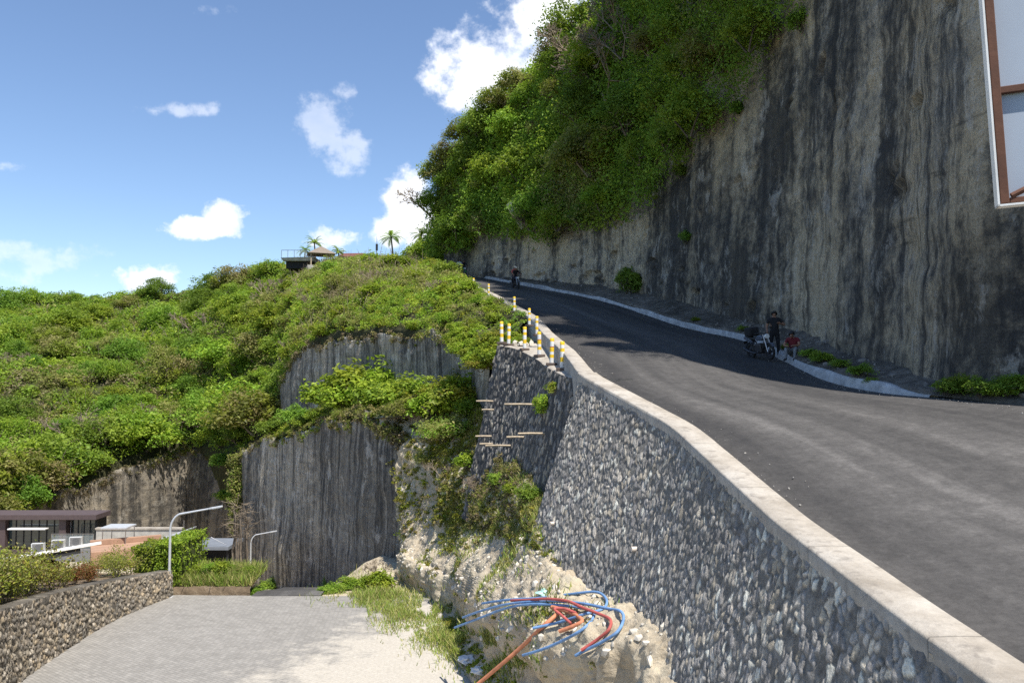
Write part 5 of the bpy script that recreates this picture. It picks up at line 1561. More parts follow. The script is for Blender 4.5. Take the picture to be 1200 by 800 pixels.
# dead trunks with braces
tr = empty('dead_tree', at(281, 683, 43.5))
tag(tr, 'cluster of tall bare brown trunks propped by braces at the end of the lot', 'dead tree')
zb_ = -0.6
rngs = random.Random(5)
for k in range(7):
    x0 = -0.42 + 0.14 * k; h = rngs.uniform(3.9, 4.9); y0 = rngs.uniform(-0.3, 0.3)
    pts_ = [(x0, y0, zb_)]
    for j in range(1, 7):
        pts_.append((x0 + rngs.uniform(-0.06, 0.06), y0 + rngs.uniform(-.05, .05), zb_ + h * j / 6))
    MB().tube(pts_, [0.065, 0.06, 0.06, 0.055, 0.05, 0.045, 0.03], 7).build('trunk', M['dead_wood'] if 'dead_wood' in M else M['bark'], tr, smooth=True)
P_b, D_b, L_b, R_b = [], [], [], []
for k in range(150):
    P_b.append((rngs.uniform(-0.5, 0.55), rngs.uniform(-.3, .3), zb_ + rngs.uniform(3.0, 4.9))); D_b.append((rngs.gauss(0, 1), rngs.gauss(0, .8), rngs.gauss(0.2, .6))); L_b.append(rngs.uniform(.25, .75)); R_b.append(0.016)
V, Fq = sticks(np.array(P_b), np.array(D_b), np.array(L_b), np.array(R_b))
link_mesh('branches', np_mesh('branches', V, Fq), M['twig'], tr)
for (a, b_) in (((-0.75, -0.4, zb_), (-0.3, 0, 1.1)), ((0.7, -0.4, zb_), (0.2, 0, 1.0)), ((0.15, -0.6, zb_), (0.0, 0, 0.9))):
    MB().tube([a, b_], 0.035, 6).build('brace', M['pale_bark'], tr)

# ------------------------------------------------------------------ hedge at the end of the left wall
def box_leaves(lo, hi, n, size, pal):
    lo, hi = np.array(lo), np.array(hi)
    p = RNG.random((n, 3))
    ax = RNG.choice(3, n, p=[0.35, 0.35, 0.3]); sd_ = RNG.random(n) > 0.35
    dirs = np.zeros((n, 3))
    for k in range(3):
        s_ = ax == k
        side = np.where(sd_[s_] | (k == 2), 1.0, 0.0) if k != 1 else np.where(sd_[s_], 0.0, 1.0)
        p[s_, k] = side; dirs[s_, k] = side * 2 - 1
    pos = lo + p * (hi - lo)
    bulge = fbm(pos * 1.6, 3)
    pos += dirs * (RNG.normal(size=n) * 0.07 + bulge * 0.16)[:, None] - dirs * (RNG.random(n) ** 2 * 0.15)[:, None]
    return leaf_quads(pos, dirs, RNG.uniform(0.7, 1.3, n) * size, 0.5, 0.3, 0.8), pick(pal, n, 0.3)
HG = [(0.27, 0.36, 0.03), (0.32, 0.40, 0.045), (0.21, 0.31, 0.03)]
def hedge(center, half, label, n):
    root = empty('hedge', center); tag(root, label, 'hedge')
    V, col = box_leaves(-np.array(half), np.array(half), n, 0.13, HG)
    link_mesh('foliage', leaf_mesh('foliage', V, col), M['leaf'], root)
    bm = MB().box((-half[0] * .86, -half[1] * .8, -half[2]), (half[0] * .86, half[1] * .8, half[2] * .9)).build('inner_growth', M['hedge_core'], root)
    return root
M['hedge_core'] = plain('inner twigs of hedge', (0.05, 0.065, 0.015), 0.9, 0, 0.4, 6.0)
c0 = at(213, 662, 37.2)
hedge(c0, (0.55, 1.5, 1.32), 'tall clipped bright green hedge block behind the street lamp', 5200)
c1 = at(188, 655, 36.8)
hedge(c1, (0.95, 0.9, 0.75), 'lower clipped bright green hedge left of the street lamp', 4200)

# shrubs along the left wall
def make_wall_shrub(seed, pal, h=1.7):
    global RNG
    keep = RNG; RNG = np.random.default_rng(seed)
    root = empty('garden_shrub')
    P, D, L, Rr = branching(h * 1.05, 0.35, 4, 5, 0.028, 2, 0.9, seed)
    V, Fq = sticks(P, D, L, np.maximum(Rr, 0.007))
    link_mesh('stems', np_mesh('stems', V, Fq), M['twig'], root)
    E = P + D * L[:, None] * RNG.uniform(0.3, 1.0, (len(P), 1))
    E = E[E[:, 2] > 0.35]
    k = np.repeat(np.arange(len(E)), 17)
    pos = E[k] + RNG.normal(size=(len(k), 3)) * 0.16
    V = leaf_quads(pos, unit(len(k)), RNG.uniform(0.06, 0.14, len(k)), 0.6, 0.6, 0.6)
    link_mesh('foliage', leaf_mesh('foliage', V, pick(pal, len(k), 0.3)), M['leaf'], root)
    RNG = keep
    return root
WSP = [make_wall_shrub(201, G_YEL + G_OLIVE), make_wall_shrub(202, G_OLIVE + G_YEL + G_RED[1:2]), make_wall_shrub(203, G_RED + G_YEL, 1.4), make_wall_shrub(204, [(0.24, 0.1, 0.04), (0.3, 0.12, 0.05), (0.2, 0.16, 0.04)], 1.2)]
wused = [False] * 4
NW = 34
for k in range(NW):
    t = 0.13 + 0.84 * k / (NW - 1)
    b_ = Vector(WT[int(t * 119)])
    q_ = b_ + Vector((-0.9 - (k % 2) * 0.9 + random.uniform(-.2, .2), random.uniform(-.2, .2), 0))
    dz = drop(q_.x, q_.y, 'terrace')
    q_.z = (dz.z if dz else b_.z - 0.1) - 0.05
    kk = 3 if k in (25, 26, 27, 28, 29) else random.choice([0, 0, 1, 1, 2])
    o = WSP[kk] if not wused[kk] else copy_tree(WSP[kk])
    wused[kk] = True
    o.location = q_; s_ = random.uniform(0.58, 0.85); s_ = s_ * (0.85 if k > 22 else 1.12)
    o.scale = (s_ * 1.15, s_ * 1.15, s_); o.rotation_euler = (0, 0, random.uniform(0, 6.28))
    tag(o, ['yellowish shrub with thin stems behind the left stone wall', 'olive shrub with pale stems behind the left stone wall', 'reddish and yellow shrub behind the left stone wall', 'red tipped shrub near the far end of the left stone wall'][kk], 'shrub', ['yellowish wall shrubs', 'olive wall shrubs', 'reddish wall shrubs', 'red tipped wall shrubs'][kk])

# ------------------------------------------------------------------ buildings on the lower left
def frame_box(name, lo, hi, material, parent, bevel=0.01):
    return MB().box(lo, hi).build(name, material, parent, bevel)
# maroon house: its long side faces the camera
A0 = at(-60, 645, 62); A1 = at(115, 645, 62)
ho = empty('modern_house', A0); tag(ho, 'flat roofed maroon grey house with large dark glass fronts', 'house')
wdt = (A1 - A0).x
zt = at(0, 602, 62).z - A0.z
zm = at(0, 608, 62).z - A0.z
zg = -3.5
ux = lambda u: at(u, 620, 62).x - A0.x
frame_box('roof', (-0.3, -0.35, zm), (ux(115), 1.9, zt), M['maroon'], ho, 0.02)
frame_box('wall', (ux(-60), 0, zg), (ux(6), 1.8, zm - .003), M['maroon'], ho)
frame_box('pier', (ux(69), 0, zg), (ux(77), 1.8, zm - .003), M['maroon'], ho)
frame_box('end_wall', (ux(108), 0.4, zg), (ux(111), 1.8, zm - .003), M['dark'], ho)
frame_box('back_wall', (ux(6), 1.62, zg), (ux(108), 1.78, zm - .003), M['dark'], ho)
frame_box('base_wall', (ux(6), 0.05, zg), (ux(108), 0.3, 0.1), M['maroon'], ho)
def glazing(u0, u1, n, y):
    x0, x1 = ux(u0), ux(u1)
    w_ = MB()
    for k in range(n + 1):
        x = x0 + (x1 - x0) * k / n
        w_.box((x - .035, y - .05, 0.1), (x + .035, y + .05, zm - .004))
    w_.box((x0, y - .045, zm - .1), (x1, y + .045, zm - .006)); w_.box((x0, y - .045, 0.1), (x1, y + .045, 0.18))
    f_ = w_.build('window', M['dark'], ho)
    p_ = MB().box((x0, y - .01, 0.12), (x1, y + .01, zm - .01)).build('pane', M['glass'], f_)
    return f_
glazing(6, 69, 7, 0.45); glazing(80, 108, 4, 0.6)
cur = MB()
for (u0, u1) in ((40, 47), (52, 58), (62, 68), (78, 80.5)):
    pts_ = []
    x0, x1 = ux(u0), ux(u1)
    for k in range(12):
        xx = x0 + (x1 - x0) * k / 11
        cur.box((xx - 0.03, 0.62 + 0.05 * (k % 2), 0.2), (xx + 0.035, 0.68 + 0.05 * (k % 2), zm - 0.15))
cur.build('curtain', M['white_sheet'], ho)
aw = MB().box((ux(14), -0.6, at(0, 618.5, 62).z - A0.z - .03), (ux(58), -0.1, at(0, 618.5, 62).z - A0.z + 0.06)).build('canopy', M['white_paint'], ho, 0.01)
rl = MB()
for u in (74, 86, 98, 110, 122): rl.box((ux(u) - .025, -1.55, zg + 2.2), (ux(u) + .025, -1.5, at(0, 621, 62).z - A0.z))
rl.box((ux(74), -1.56, at(0, 621, 62).z - A0.z), (ux(122), -1.49, at(0, 621, 62).z - A0.z + .04))
rail = rl.build('railing', M['steel'], ho)
MB().box((ux(74), -1.53, zg + 2.4), (ux(122), -1.52, at(0, 621.5, 62).z - A0.z)).build('pane', M['rail_glass'], rail)
# terrace roof with white edge, grey wall below
B0, B1 = at(-70, 650, 40.5), at(119, 632.5, 47.5)
B0.z = B1.z = -9.55
lb = empty('garden_pavilion', B0); tag(lb, 'low grey building with a thin white edged flat roof', 'building')
dirb = (B1 - B0); Lb = dirb.length; lb.rotation_euler = (0, 0, math.atan2(dirb.y, dirb.x))
Mr_ = Matrix.Rotation(-math.atan(0.2), 4, 'X')
MB().box((0, 0, -0.12), (Lb, 4.0, 0.05), Mr_).build('roof', M['white_paint'], lb, 0.015)
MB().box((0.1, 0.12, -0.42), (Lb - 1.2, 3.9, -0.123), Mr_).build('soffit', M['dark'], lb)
frame_box('wall', (0.2, 0.9, -4.0), (Lb - 3.1, 3.2, -1.08), M['grey_wall'], lb)
frame_box('side_wall', (Lb - 3.0, 1.3, -4.0), (Lb - 1.4, 3.2, -1.08), M['dark_brick'] if 'dark_brick' in M else M['maroon'], lb)
# terracotta terrace
T0, T1 = at(106, 668, 50), at(192, 668, 52)
tb = empty('terracotta_terrace', T0); tag(tb, 'terracotta coloured terrace block between the white roof and the hedge', 'terrace block')
dt = T1 - T0; tb.rotation_euler = (0, 0, math.atan2(dt.y, dt.x)); Lt = Vector((dt.x, dt.y, 0)).length
zt_ = at(140, 647, 50).z - T0.z
frame_box('wall', (0, 0, -2.5), (Lt, 3.4, zt_), M['terracotta'], tb, 0.02)
frame_box('parapet', (-0.04, 2.2, zt_ + .003), (Lt, 2.5, zt_ + 0.32), M['terracotta'], tb, 0.02)
# concrete wall behind
W0, W1 = at(112, 640, 58), at(212, 640, 58)
cwl = empty('concrete_wall', W0); tag(cwl, 'long pale concrete wall in front of the left quarried cliff', 'wall')
Lw = (W1 - W0).x
frame_box('panel', (0, 0, -3.5), (Lw, 0.3, at(112, 620.5, 58).z - W0.z), M['concrete'], cwl, 0.02)
frame_box('cap', (-0.05, -0.06, at(112, 620.5, 58).z - W0.z + .003), (Lw + .05, 0.36, at(112, 619, 58).z - W0.z + .05), M['coping'], cwl, 0.01)
# little flat shelter on four posts
S0 = at(137, 634, 53); sh = empty('shelter', S0); tag(sh, 'small flat grey shelter on thin posts above the terracotta terrace', 'shelter')
frame_box('roof', (-0.85, -0.5, 0.88), (0.85, 0.9, 0.99), M['galv'], sh, 0.01)
for x in (-0.75, 0.75):
    for y in (-0.4, 0.8): MB().tube([(x, y, -0.5), (x, y, 0.88)], 0.03, 8).build('post', M['steel'], sh)
# white gable wall end with a tilted panel near the lamp
G0 = at(199, 640, 55); gw = empty('stair_canopy', G0); tag(gw, 'small white walled stair housing with a tilted grey roof panel behind the lamp', 'stair housing')
frame_box('wall', (-0.8, 0, -2.0), (1.0, 1.6, 0.25), M['white_paint'], gw, 0.01)
mb = MB(); mb.add([(-1.0, -0.2, 0.28), (1.1, -0.2, 1.0), (1.1, 1.8, 1.0), (-1.0, 1.8, 0.28), (-1.0, -0.2, 0.35), (1.1, -0.2, 1.07), (1.1, 1.8, 1.07), (-1.0, 1.8, 0.35)], [(0,1,2,3),(4,5,6,7),(0,1,5,4),(1,2,6,5),(2,3,7,6),(3,0,4,7)])
mb.build('roof_panel', M['galv'], gw)
MB().tube([(0.9, 0.1, -1), (0.9, 0.1, 1.75)], 0.03, 8).build('mast', M['steel'], gw)
# dark lean-to right of the hedge
L0 = at(247, 641, 52); le = empty('lean_to', L0); tag(le, 'dark open lean-to with a flat grey roof right of the hedge', 'lean-to')
frame_box('roof', (-1.5, -0.6, -0.06), (1.35, 2.2, 0.16), M['grey_wall'], le, 0.01)
for x in (-1.35, 1.2): frame_box('post', (x - .06, -0.4, -3.2), (x + .06, -0.28, -0.063), M['dark'], le)
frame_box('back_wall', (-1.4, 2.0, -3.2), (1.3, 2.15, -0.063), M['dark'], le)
MB().tube([(-1.0, -0.5, 0.2), (0.2, -0.5, 0.75), (1.2, -0.5, 0.25)], 0.025, 6).build('cable', M['steel'], le)

# air conditioning units on the white roof
def make_ac():
    root = empty('air_conditioner')
    MB().box((-0.45, -0.17, 0.05), (0.45, 0.17, 0.72)).build('casing', M['ac_case'], root, 0.02)
    MB().box((-0.36, -0.185, 0.09), (0.42, -0.172, 0.69)).build('fan_panel', M['ac_grille'], root)
    MB().lathe([(0.25, 0), (0.25, 0.02), (0.2, 0.02)], 20, Matrix.Translation((0.05, -0.19, 0.38)) @ Matrix.Rotation(PI / 2, 4, 'X')).build('fan_grille', M['grille_ring'], root)
    for x in (-0.35, 0.35): MB().box((x - .03, -0.2, -0.02), (x + .03, 0.2, 0.05)).build('foot', M['steel'], root)
    return root
M['ac_grille'] = plain('grey grille', (0.16, 0.155, 0.15), 0.7, 0, 0.2)
M['grille_ring'] = plain('dark grille ring', (0.10, 0.10, 0.10), 0.7, 0, 0.2)
M['ac_case'] = plain('off white casing', (0.5, 0.5, 0.48), 0.5, 0, 0.1)
ac = make_ac()
for k, (u, v) in enumerate(((44, 635), (68, 634.0), (88.5, 632))):
    o = ac if k == 0 else copy_tree(ac)
    fr = (at(u, v, 45.5) - B0)
    tq = (at(u, v, 44).x / 44.0)
    kk_ = (B0.x - tq * B0.y) / (tq * dirb.y - dirb.x)
    q_ = B0 + dirb * kk_ + Vector((-0.25, 0.5, -0.07))
    o.location = q_; o.rotation_euler = (0, 0, R(10)); o.scale = (0.74, 0.74, 0.74)
    tag(o, ['left outdoor air conditioner unit on the white roof', 'middle outdoor air conditioner unit on the white roof', 'right outdoor air conditioner unit on the white roof'][k], 'air conditioner', 'air conditioner units')

# ------------------------------------------------------------------ skyline things
def make_palm(seed, h, fronds=17, fl=2.0):
    rg = random.Random(seed)
    root = empty('palm_tree')
    bend = rg.uniform(-0.4, 0.4)
    pts_ = [(bend * (t ** 2), 0, h * t) for t in [k / 7 for k in range(8)]]
    MB().tube(pts_, [0.15 - 0.06 * k / 7 for k in range(8)], 8).build('trunk', M['bark'], root, smooth=True)
    top_ = Vector(pts_[-1])
    Vs, cols = [], []
    for k in range(fronds):
        a = 2 * PI * k / fronds + rg.uniform(-.2, .2); el = rg.uniform(-0.25, 1.15)
        d = Vector((math.cos(a) * math.cos(el), math.sin(a) * math.cos(el), math.sin(el)))
        side = d.cross(Vector((0, 0, 1))).normalized()
        prev = top_.copy(); L_ = fl * rg.uniform(0.8, 1.15)
        c_ = random.choice(G_DARK + G_MID)
        n_ = 22
        for j in range(n_):
            t = j / n_
            dd_ = (d + Vector((0, 0, -1)) * (1.5 * t ** 1.6)).normalized()
            nx = prev + dd_ * (L_ / n_)
            w_ = 0.42 * fl / 2 * math.sin(PI * min(1, 0.12 + t * 0.9)) 
            for sgn in (-1, 1):
                tipp = prev + side * sgn * w_ + dd_ * w_ * 0.55 + Vector((0, 0, -0.35 * w_))
                Vs += [list(prev), list(prev + dd_ * 0.05), list(tipp), list(prev + dd_ * -0.02 + side * sgn * 0.02)]
                cols.append(c_)
            Vs += [list(prev - side * .015), list(prev + side * .015), list(nx + side * .012), list(nx - side * .012)]; cols.append((0.12, 0.13, 0.04))
            prev = nx
    link_mesh('crown', leaf_mesh('crown', np.array(Vs), np.array(cols)), M['leaf'], root)
    return root
def palm(seed, u, v, d, h, label, fl):
    o = make_palm(seed, h, 18, fl)
    p_ = at(u, v, d); o.location = p_ - Vector((0, 0, h)); tag(o, label, 'palm tree')
palm(1, 461, 278, 104, 4.6, 'tallest palm tree on the skyline left of the cliff', 2.1)
palm(2, 491, 275, 108, 4.5, 'palm tree close to the cliff end, right of the tallest palm', 2.0)
palm(3, 370, 285, 118, 4.0, 'palm tree rising behind the hilltop pavilion', 1.9)
palm(4, 398, 294, 116, 2.6, 'short palm tree right of the hilltop pavilion', 1.4)
palm(5, 357, 293, 120, 2.4, 'leaning low palm tree left of the hilltop pavilion roof', 1.5)
# greenery behind the far end of the road
for k, (u, v, d, s_) in enumerate(((485, 300, 104, 2.2), (500, 296, 101, 2.4), (512, 300, 97, 2.2), (496, 288, 106, 1.9), (510, 287, 101, 2.0), (475, 304, 108, 1.6), (520, 296, 104, 2.4))):
    place(random.choice(['mid', 'bright', 'mid']), at(u, v, d) + Vector((0, 0, -1.2)), s_, 'leafy green tree at the far bend of the road under the palms', 'tree', 'trees at the far bend', 1.0)
# pavilion
pv0 = at(376, 300, 112); pv = empty('hilltop_pavilion', pv0, R(20)); tag(pv, 'open pavilion with a pyramid thatched roof on the hilltop', 'pavilion')
mb = MB(); mb.add([(-1.9, -1.9, 0.15), (1.9, -1.9, 0.15), (1.9, 1.9, 0.15), (-1.9, 1.9, 0.15), (-0.12, -0.12, 1.35), (0.12, -0.12, 1.35), (0.12, 0.12, 1.35), (-0.12, 0.12, 1.35)], [(0,1,2,3), (4,5,6,7), (0,1,5,4), (1,2,6,5), (2,3,7,6), (3,0,4,7)])
mb.build('roof', M['thatch'], pv)
for x in (-1.5, 1.5):
    for y in (-1.5, 1.5): MB().tube([(x, y, -2.6), (x, y, 0.2)], 0.09, 8).build('post', M['timber'], pv)
MB().box((-2.0, -2.0, -2.7), (2.0, 2.0, -1.6)).build('floor', M['concrete'], pv)
# cantilevered viewing deck left of it
dk0 = at(348, 308, 113); dk = empty('viewing_deck', dk0); tag(dk, 'dark viewing deck with a thin glass railing left of the pavilion', 'deck')
mb = MB(); mb.add([(-1.6, -1.4, 0.1), (2.6, -1.4, 0.1), (2.6, 2.5, 0.1), (-1.6, 2.5, 0.1), (-1.9, -1.6, 0.5), (2.8, -1.6, 0.65), (2.8, 2.5, 0.65), (-1.9, 2.5, 0.5)], [(0,1,2,3), (4,5,6,7), (0,1,5,4), (1,2,6,5), (2,3,7,6), (3,0,4,7)])
mb.build('slab', M['concrete'], dk)
MB().box((-1.3, -0.9, -0.9), (1.8, 2.0, 0.097)).build('base', M['dark'], dk)
rl = MB()
for x in (-1.8, -0.9, 0.0, 0.9, 1.8): rl.box((x - .03, -1.5, 0.55), (x + .03, -1.44, 1.6))
rl.box((-1.8, -1.5, 1.55), (1.8, -1.45, 1.62)); rl.build('railing', M['steel'], dk)
MB().box((-1.8, -1.48, 0.65), (1.8, -1.47, 1.54)).build('pane', M['rail_glass'], dk)
# red tiled roof sliver
rr0 = at(413, 302.5, 118); rf = empty('red_roofed_house', rr0, R(-4)); tag(rf, 'low house with a red tiled roof just showing over the ridge', 'house')
mb = MB(); mb.add([(-2.1, -1.5, 0), (2.1, -1.5, 0), (2.1, 1.5, 0), (-2.1, 1.5, 0), (-1.5, 0, 0.75), (1.8, 0, 0.75)], [(0,1,5,4), (1,2,5), (2,3,4,5), (3,0,4), (0,3,2,1)])
mb.build('roof', M['roof_red'], rf)
MB().box((-1.8, -1.2, -2.5), (1.8, 1.2, -0.01)).build('wall', M['concrete'], rf)
# thatched hut on the ridge
h0 = at(481, 313, 100.5); hu = empty('thatched_hut', h0, R(10)); tag(hu, 'tiny thatched hut at the far bend of the road', 'hut')
mb = MB(); mb.add([(-1.1, -1.1, 0.05), (1.1, -1.1, 0.05), (1.1, 1.1, 0.05), (-1.1, 1.1, 0.05), (0, 0, 0.95)], [(0,1,4), (1,2,4), (2,3,4), (3,0,4), (0,3,2,1)])
mb.build('roof', M['thatch_pale'] if 'thatch_pale' in M else M['thatch'], hu)
for x in (-.85, .85):
    for y in (-.85, .85): MB().tube([(x, y, -1.8), (x, y, 0.1)], 0.06, 6).build('post', M['timber'], hu)
# masts
def mast(u, v, d, h, label, box_=True):
    p_ = at(u, v, d); root = empty('mast', p_); tag(root, label, 'mast')
    MB().tube([(0, 0, -3), (0, 0, h)], [0.06, 0.03], 6).build('pole', M['steel'], root)
    if box_: MB().box((-.14, -.14, h * .25), (.14, .14, h * .6)).build('antenna', M['black'], root)
mast(441.5, 299, 110, 2.6, 'slim antenna mast on the ridge left of the tallest palm')
mast(312.5, 318, 128, 1.1, 'short dark mast on the left skyline')
mast(303, 318, 128, 0.9, 'thin short mast left of the dark one on the skyline', False)

# ------------------------------------------------------------------ pale slab lodged on the cliff
q_ = hit(607, 250, 'cliff')
q_ = at(606, 252, q_.y - 4.0)
Mx = Matrix.Translation(q_) @ Matrix.Rotation(R(-32), 4, 'Y')
bm = bmesh.new(); bmesh.ops.create_cube(bm, size=1.0); bmesh.ops.subdivide_edges(bm, edges=bm.edges[:], cuts=7, use_grid_fill=True)
for vv in bm.verts:
    n_ = vnoise(np.array([list(vv.co * 5)]))[0]
    vv.co = Vector((vv.co.x * 0.62 * (1 + n_ * .4), vv.co.y * 0.5 * (1 + n_ * .3), vv.co.z * 2.5 * (1 + n_ * 0.12)))
me = bpy.data.meshes.new('rock_slab'); bm.to_mesh(me); bm.free()
o = link_mesh('rock_slab', me, M['pebble']); o.matrix_world = Mx
tag(o, 'pale broken rock slab lodged among the greenery of the cliff', 'rock slab')

# ------------------------------------------------------------------ sign at the upper right
sg = empty('hoarding_sign', Vector((3.06, 5.0, 1.08))); sg.rotation_euler = (0, R(-2.4), R(-19))
tag(sg, 'white hoarding sign seen from behind with a rusty steel frame at the top right', 'sign')
SW, SH, SDp = 3.4, 2.4, 0.085
MB().box((0, -SDp, 0), (0.012, 0, SH)).build('rim', M['white_paint'], sg)
MB().box((0, -SDp, 0), (SW, 0, 0.012)).build('rim', M['white_paint'], sg)
MB().box((0, -SDp, SH), (SW, 0, SH + .012)).build('rim', M['white_paint'], sg)
MB().box((0.013, -0.012, 0.013), (SW, 0, SH)).build('panel', M['sign_back'], sg)
def bar(lo, hi): return MB().box(lo, hi).build('frame_bar', M['rust'], sg, 0.004)
bar((0.016, -0.082, 0.016), (0.066, -0.014, SH - .01))
bar((0.069, -0.078, 0.016), (SW, -0.014, 0.05))
bar((0.069, -0.05, 0.72), (SW, -0.014, 0.765))
bar((0.069, -0.05, 1.5), (SW, -0.014, 1.545))
bar((1.6, -0.075, 0.053), (1.65, -0.052, SH - .01))
MB().tube([(0.08, -0.07, 0.06), (0.75, -0.07, 0.36)], 0.018, 8).build('brace', M['rust'], sg)
MB().tube([(2.2, -0.2, -5.2), (2.2, -0.2, SH)], 0.07, 10).build('post', M['rust'], sg)

# ------------------------------------------------------------------ motorcycles and people
def ring(R_, r_, n=28, k=8, axis='y'):
    v, f = [], []
    for i in range(n):
        a = 2 * PI * i / n
        for j in range(k):
            b_ = 2 * PI * j / k
            rr = R_ + r_ * math.cos(b_)
            v.append((rr * math.cos(a), r_ * math.sin(b_), rr * math.sin(a)))
    for i in range(n):
        for j in range(k):
            f.append((i * k + j, i * k + (j + 1) % k, ((i + 1) % n) * k + (j + 1) % k, ((i + 1) % n) * k + j))
    return v, f
def make_bike(paint):
    """small motorcycle heading +x, wheels on z = 0"""
    root = empty('motorcycle')
    for x in (-0.62, 0.64):
        v, f = ring(0.25, 0.05)
        ty = MB().add([(p[0] + x, p[1], p[2] + 0.30) for p in v], f).build('wheel', M['rubber'], root, smooth=True)
        rm = MB(); v, f = ring(0.2, 0.018, 24, 6); rm.add([(p[0] + x, p[1], p[2] + 0.30) for p in v], f)
        for k in range(5):
            a = 2 * PI * k / 5
            rm.tube([(x, 0, 0.30), (x + 0.2 * math.cos(a), 0, 0.30 + 0.2 * math.sin(a))], 0.014, 6)
        rm.lathe([(0.05, -0.06), (0.05, 0.06)], 10, Matrix.Translation((x, 0, 0.30)) @ Matrix.Rotation(PI / 2, 4, 'X'))
        rm.build('rim', M['dark_steel'], ty)
    fk = MB()
    for y in (-0.085, 0.085): fk.tube([(0.64, y, 0.30), (0.47, y, 0.78), (0.42, y, 0.92)], [0.022, 0.026, 0.024], 8)
    fk.build('fork', M['steel'], root)
    MB().tube([(0.30, -0.36, 0.98), (0.36, -0.22, 1.0), (0.42, -0.08, 0.96), (0.42, 0.08, 0.96), (0.36, 0.22, 1.0), (0.30, 0.36, 0.98)], 0.015, 8).build('handlebar', M['black'], root)
    for y in (-0.24, 0.24):
        mr = MB().tube([(0.36, y, 1.0), (0.38, y * 1.2, 1.14)], 0.007, 5)
        mr.box((0.37, y * 1.2 - .06, 1.12), (0.385, y * 1.2 + .06, 1.19)); mr.build('mirror', M['black'], root)
    MB().lathe([(0.03, -0.10), (0.085, -0.05), (0.09, 0.03), (0.08, 0.04)], 16, Matrix.Translation((0.53, 0, 0.86)) @ Matrix.Rotation(PI / 2, 4, 'Y')).build('headlight', M['lamp_glass'], root, smooth=True)
    pr = [(0.40, 0.80), (0.30, 0.90), (0.05, 0.90), (-0.12, 0.78), (-0.05, 0.70), (0.32, 0.70)]
    MB().prism(pr, 0.24, Matrix.Translation((0, 0.12, 0)) @ Matrix.Rotation(PI / 2, 4, 'X')).build('fuel_tank', M[paint], root, 0.04)
    MB().prism([(-0.10, 0.74), (-0.14, 0.82), (-0.5, 0.83), (-0.78, 0.90), (-0.80, 0.85), (-0.5, 0.75)], 0.24, Matrix.Translation((0, 0.12, 0)) @ Matrix.Rotation(PI / 2, 4, 'X')).build('seat', M['black'], root, 0.03)
    MB().prism([(-0.45, 0.74), (-0.90, 0.86), (-0.95, 0.80), (-0.6, 0.64), (-0.35, 0.62)], 0.2, Matrix.Translation((0, 0.10, 0)) @ Matrix.Rotation(PI / 2, 4, 'X')).build('tail_panel', M[paint], root, 0.02)
    MB().box((-0.16, -0.13, 0.26), (0.22, 0.13, 0.60)).build('engine', M['dark_steel'], root, 0.04)
    MB().tube([(0.12, -0.14, 0.3), (-0.1, -0.17, 0.24), (-0.45, -0.19, 0.30), (-0.8, -0.2, 0.42)], [0.025, 0.03, 0.055, 0.06], 10).build('exhaust', M['dark_steel'], root, smooth=True)
    fr = MB()
    for y in (-0.07, 0.07):
        fr.tube([(0.42, 0, 0.86), (0.30, y, 0.45), (0.15, y, 0.24), (-0.2, y, 0.26), (-0.62, y * 1.6, 0.30)], 0.02, 7); fr.tube([(-0.2, y, 0.28), (-0.35, y, 0.66), (-0.80, y, 0.78)], 0.018, 7)
    fr.build('frame', M['black'], root)
    for x in (-0.62, 0.64):
        v, f = [], []
        for k in range(9):
            a = R(35 + k * 110 / 8) if x > 0 else R(50 + k * 110 / 8)
            for y in (-0.065, 0.065): v.append((x + 0.33 * math.cos(a), y, 0.30 + 0.33 * math.sin(a)))
            for y in (-0.065, 0.065): v.append((x + 0.34 * math.cos(a), y, 0.30 + 0.34 * math.sin(a)))
        for k in range(8):
            b_ = k * 4
            f += [(b_, b_ + 1, b_ + 5, b_ + 4), (b_ + 2, b_ + 6, b_ + 7, b_ + 3), (b_, b_ + 4, b_ + 6, b_ + 2), (b_ + 1, b_ + 3, b_ + 7, b_ + 5)]
        MB().add(v, f).build('mudguard', M[paint], root)
    MB().box((-0.97, -0.09, 0.56), (-0.955, 0.09, 0.68)).build('number_plate', M['black'], root)
    MB().box((-0.96, -0.06, 0.74), (-0.93, 0.06, 0.80)).build('tail_light', M['red_paint'], root)
    return root

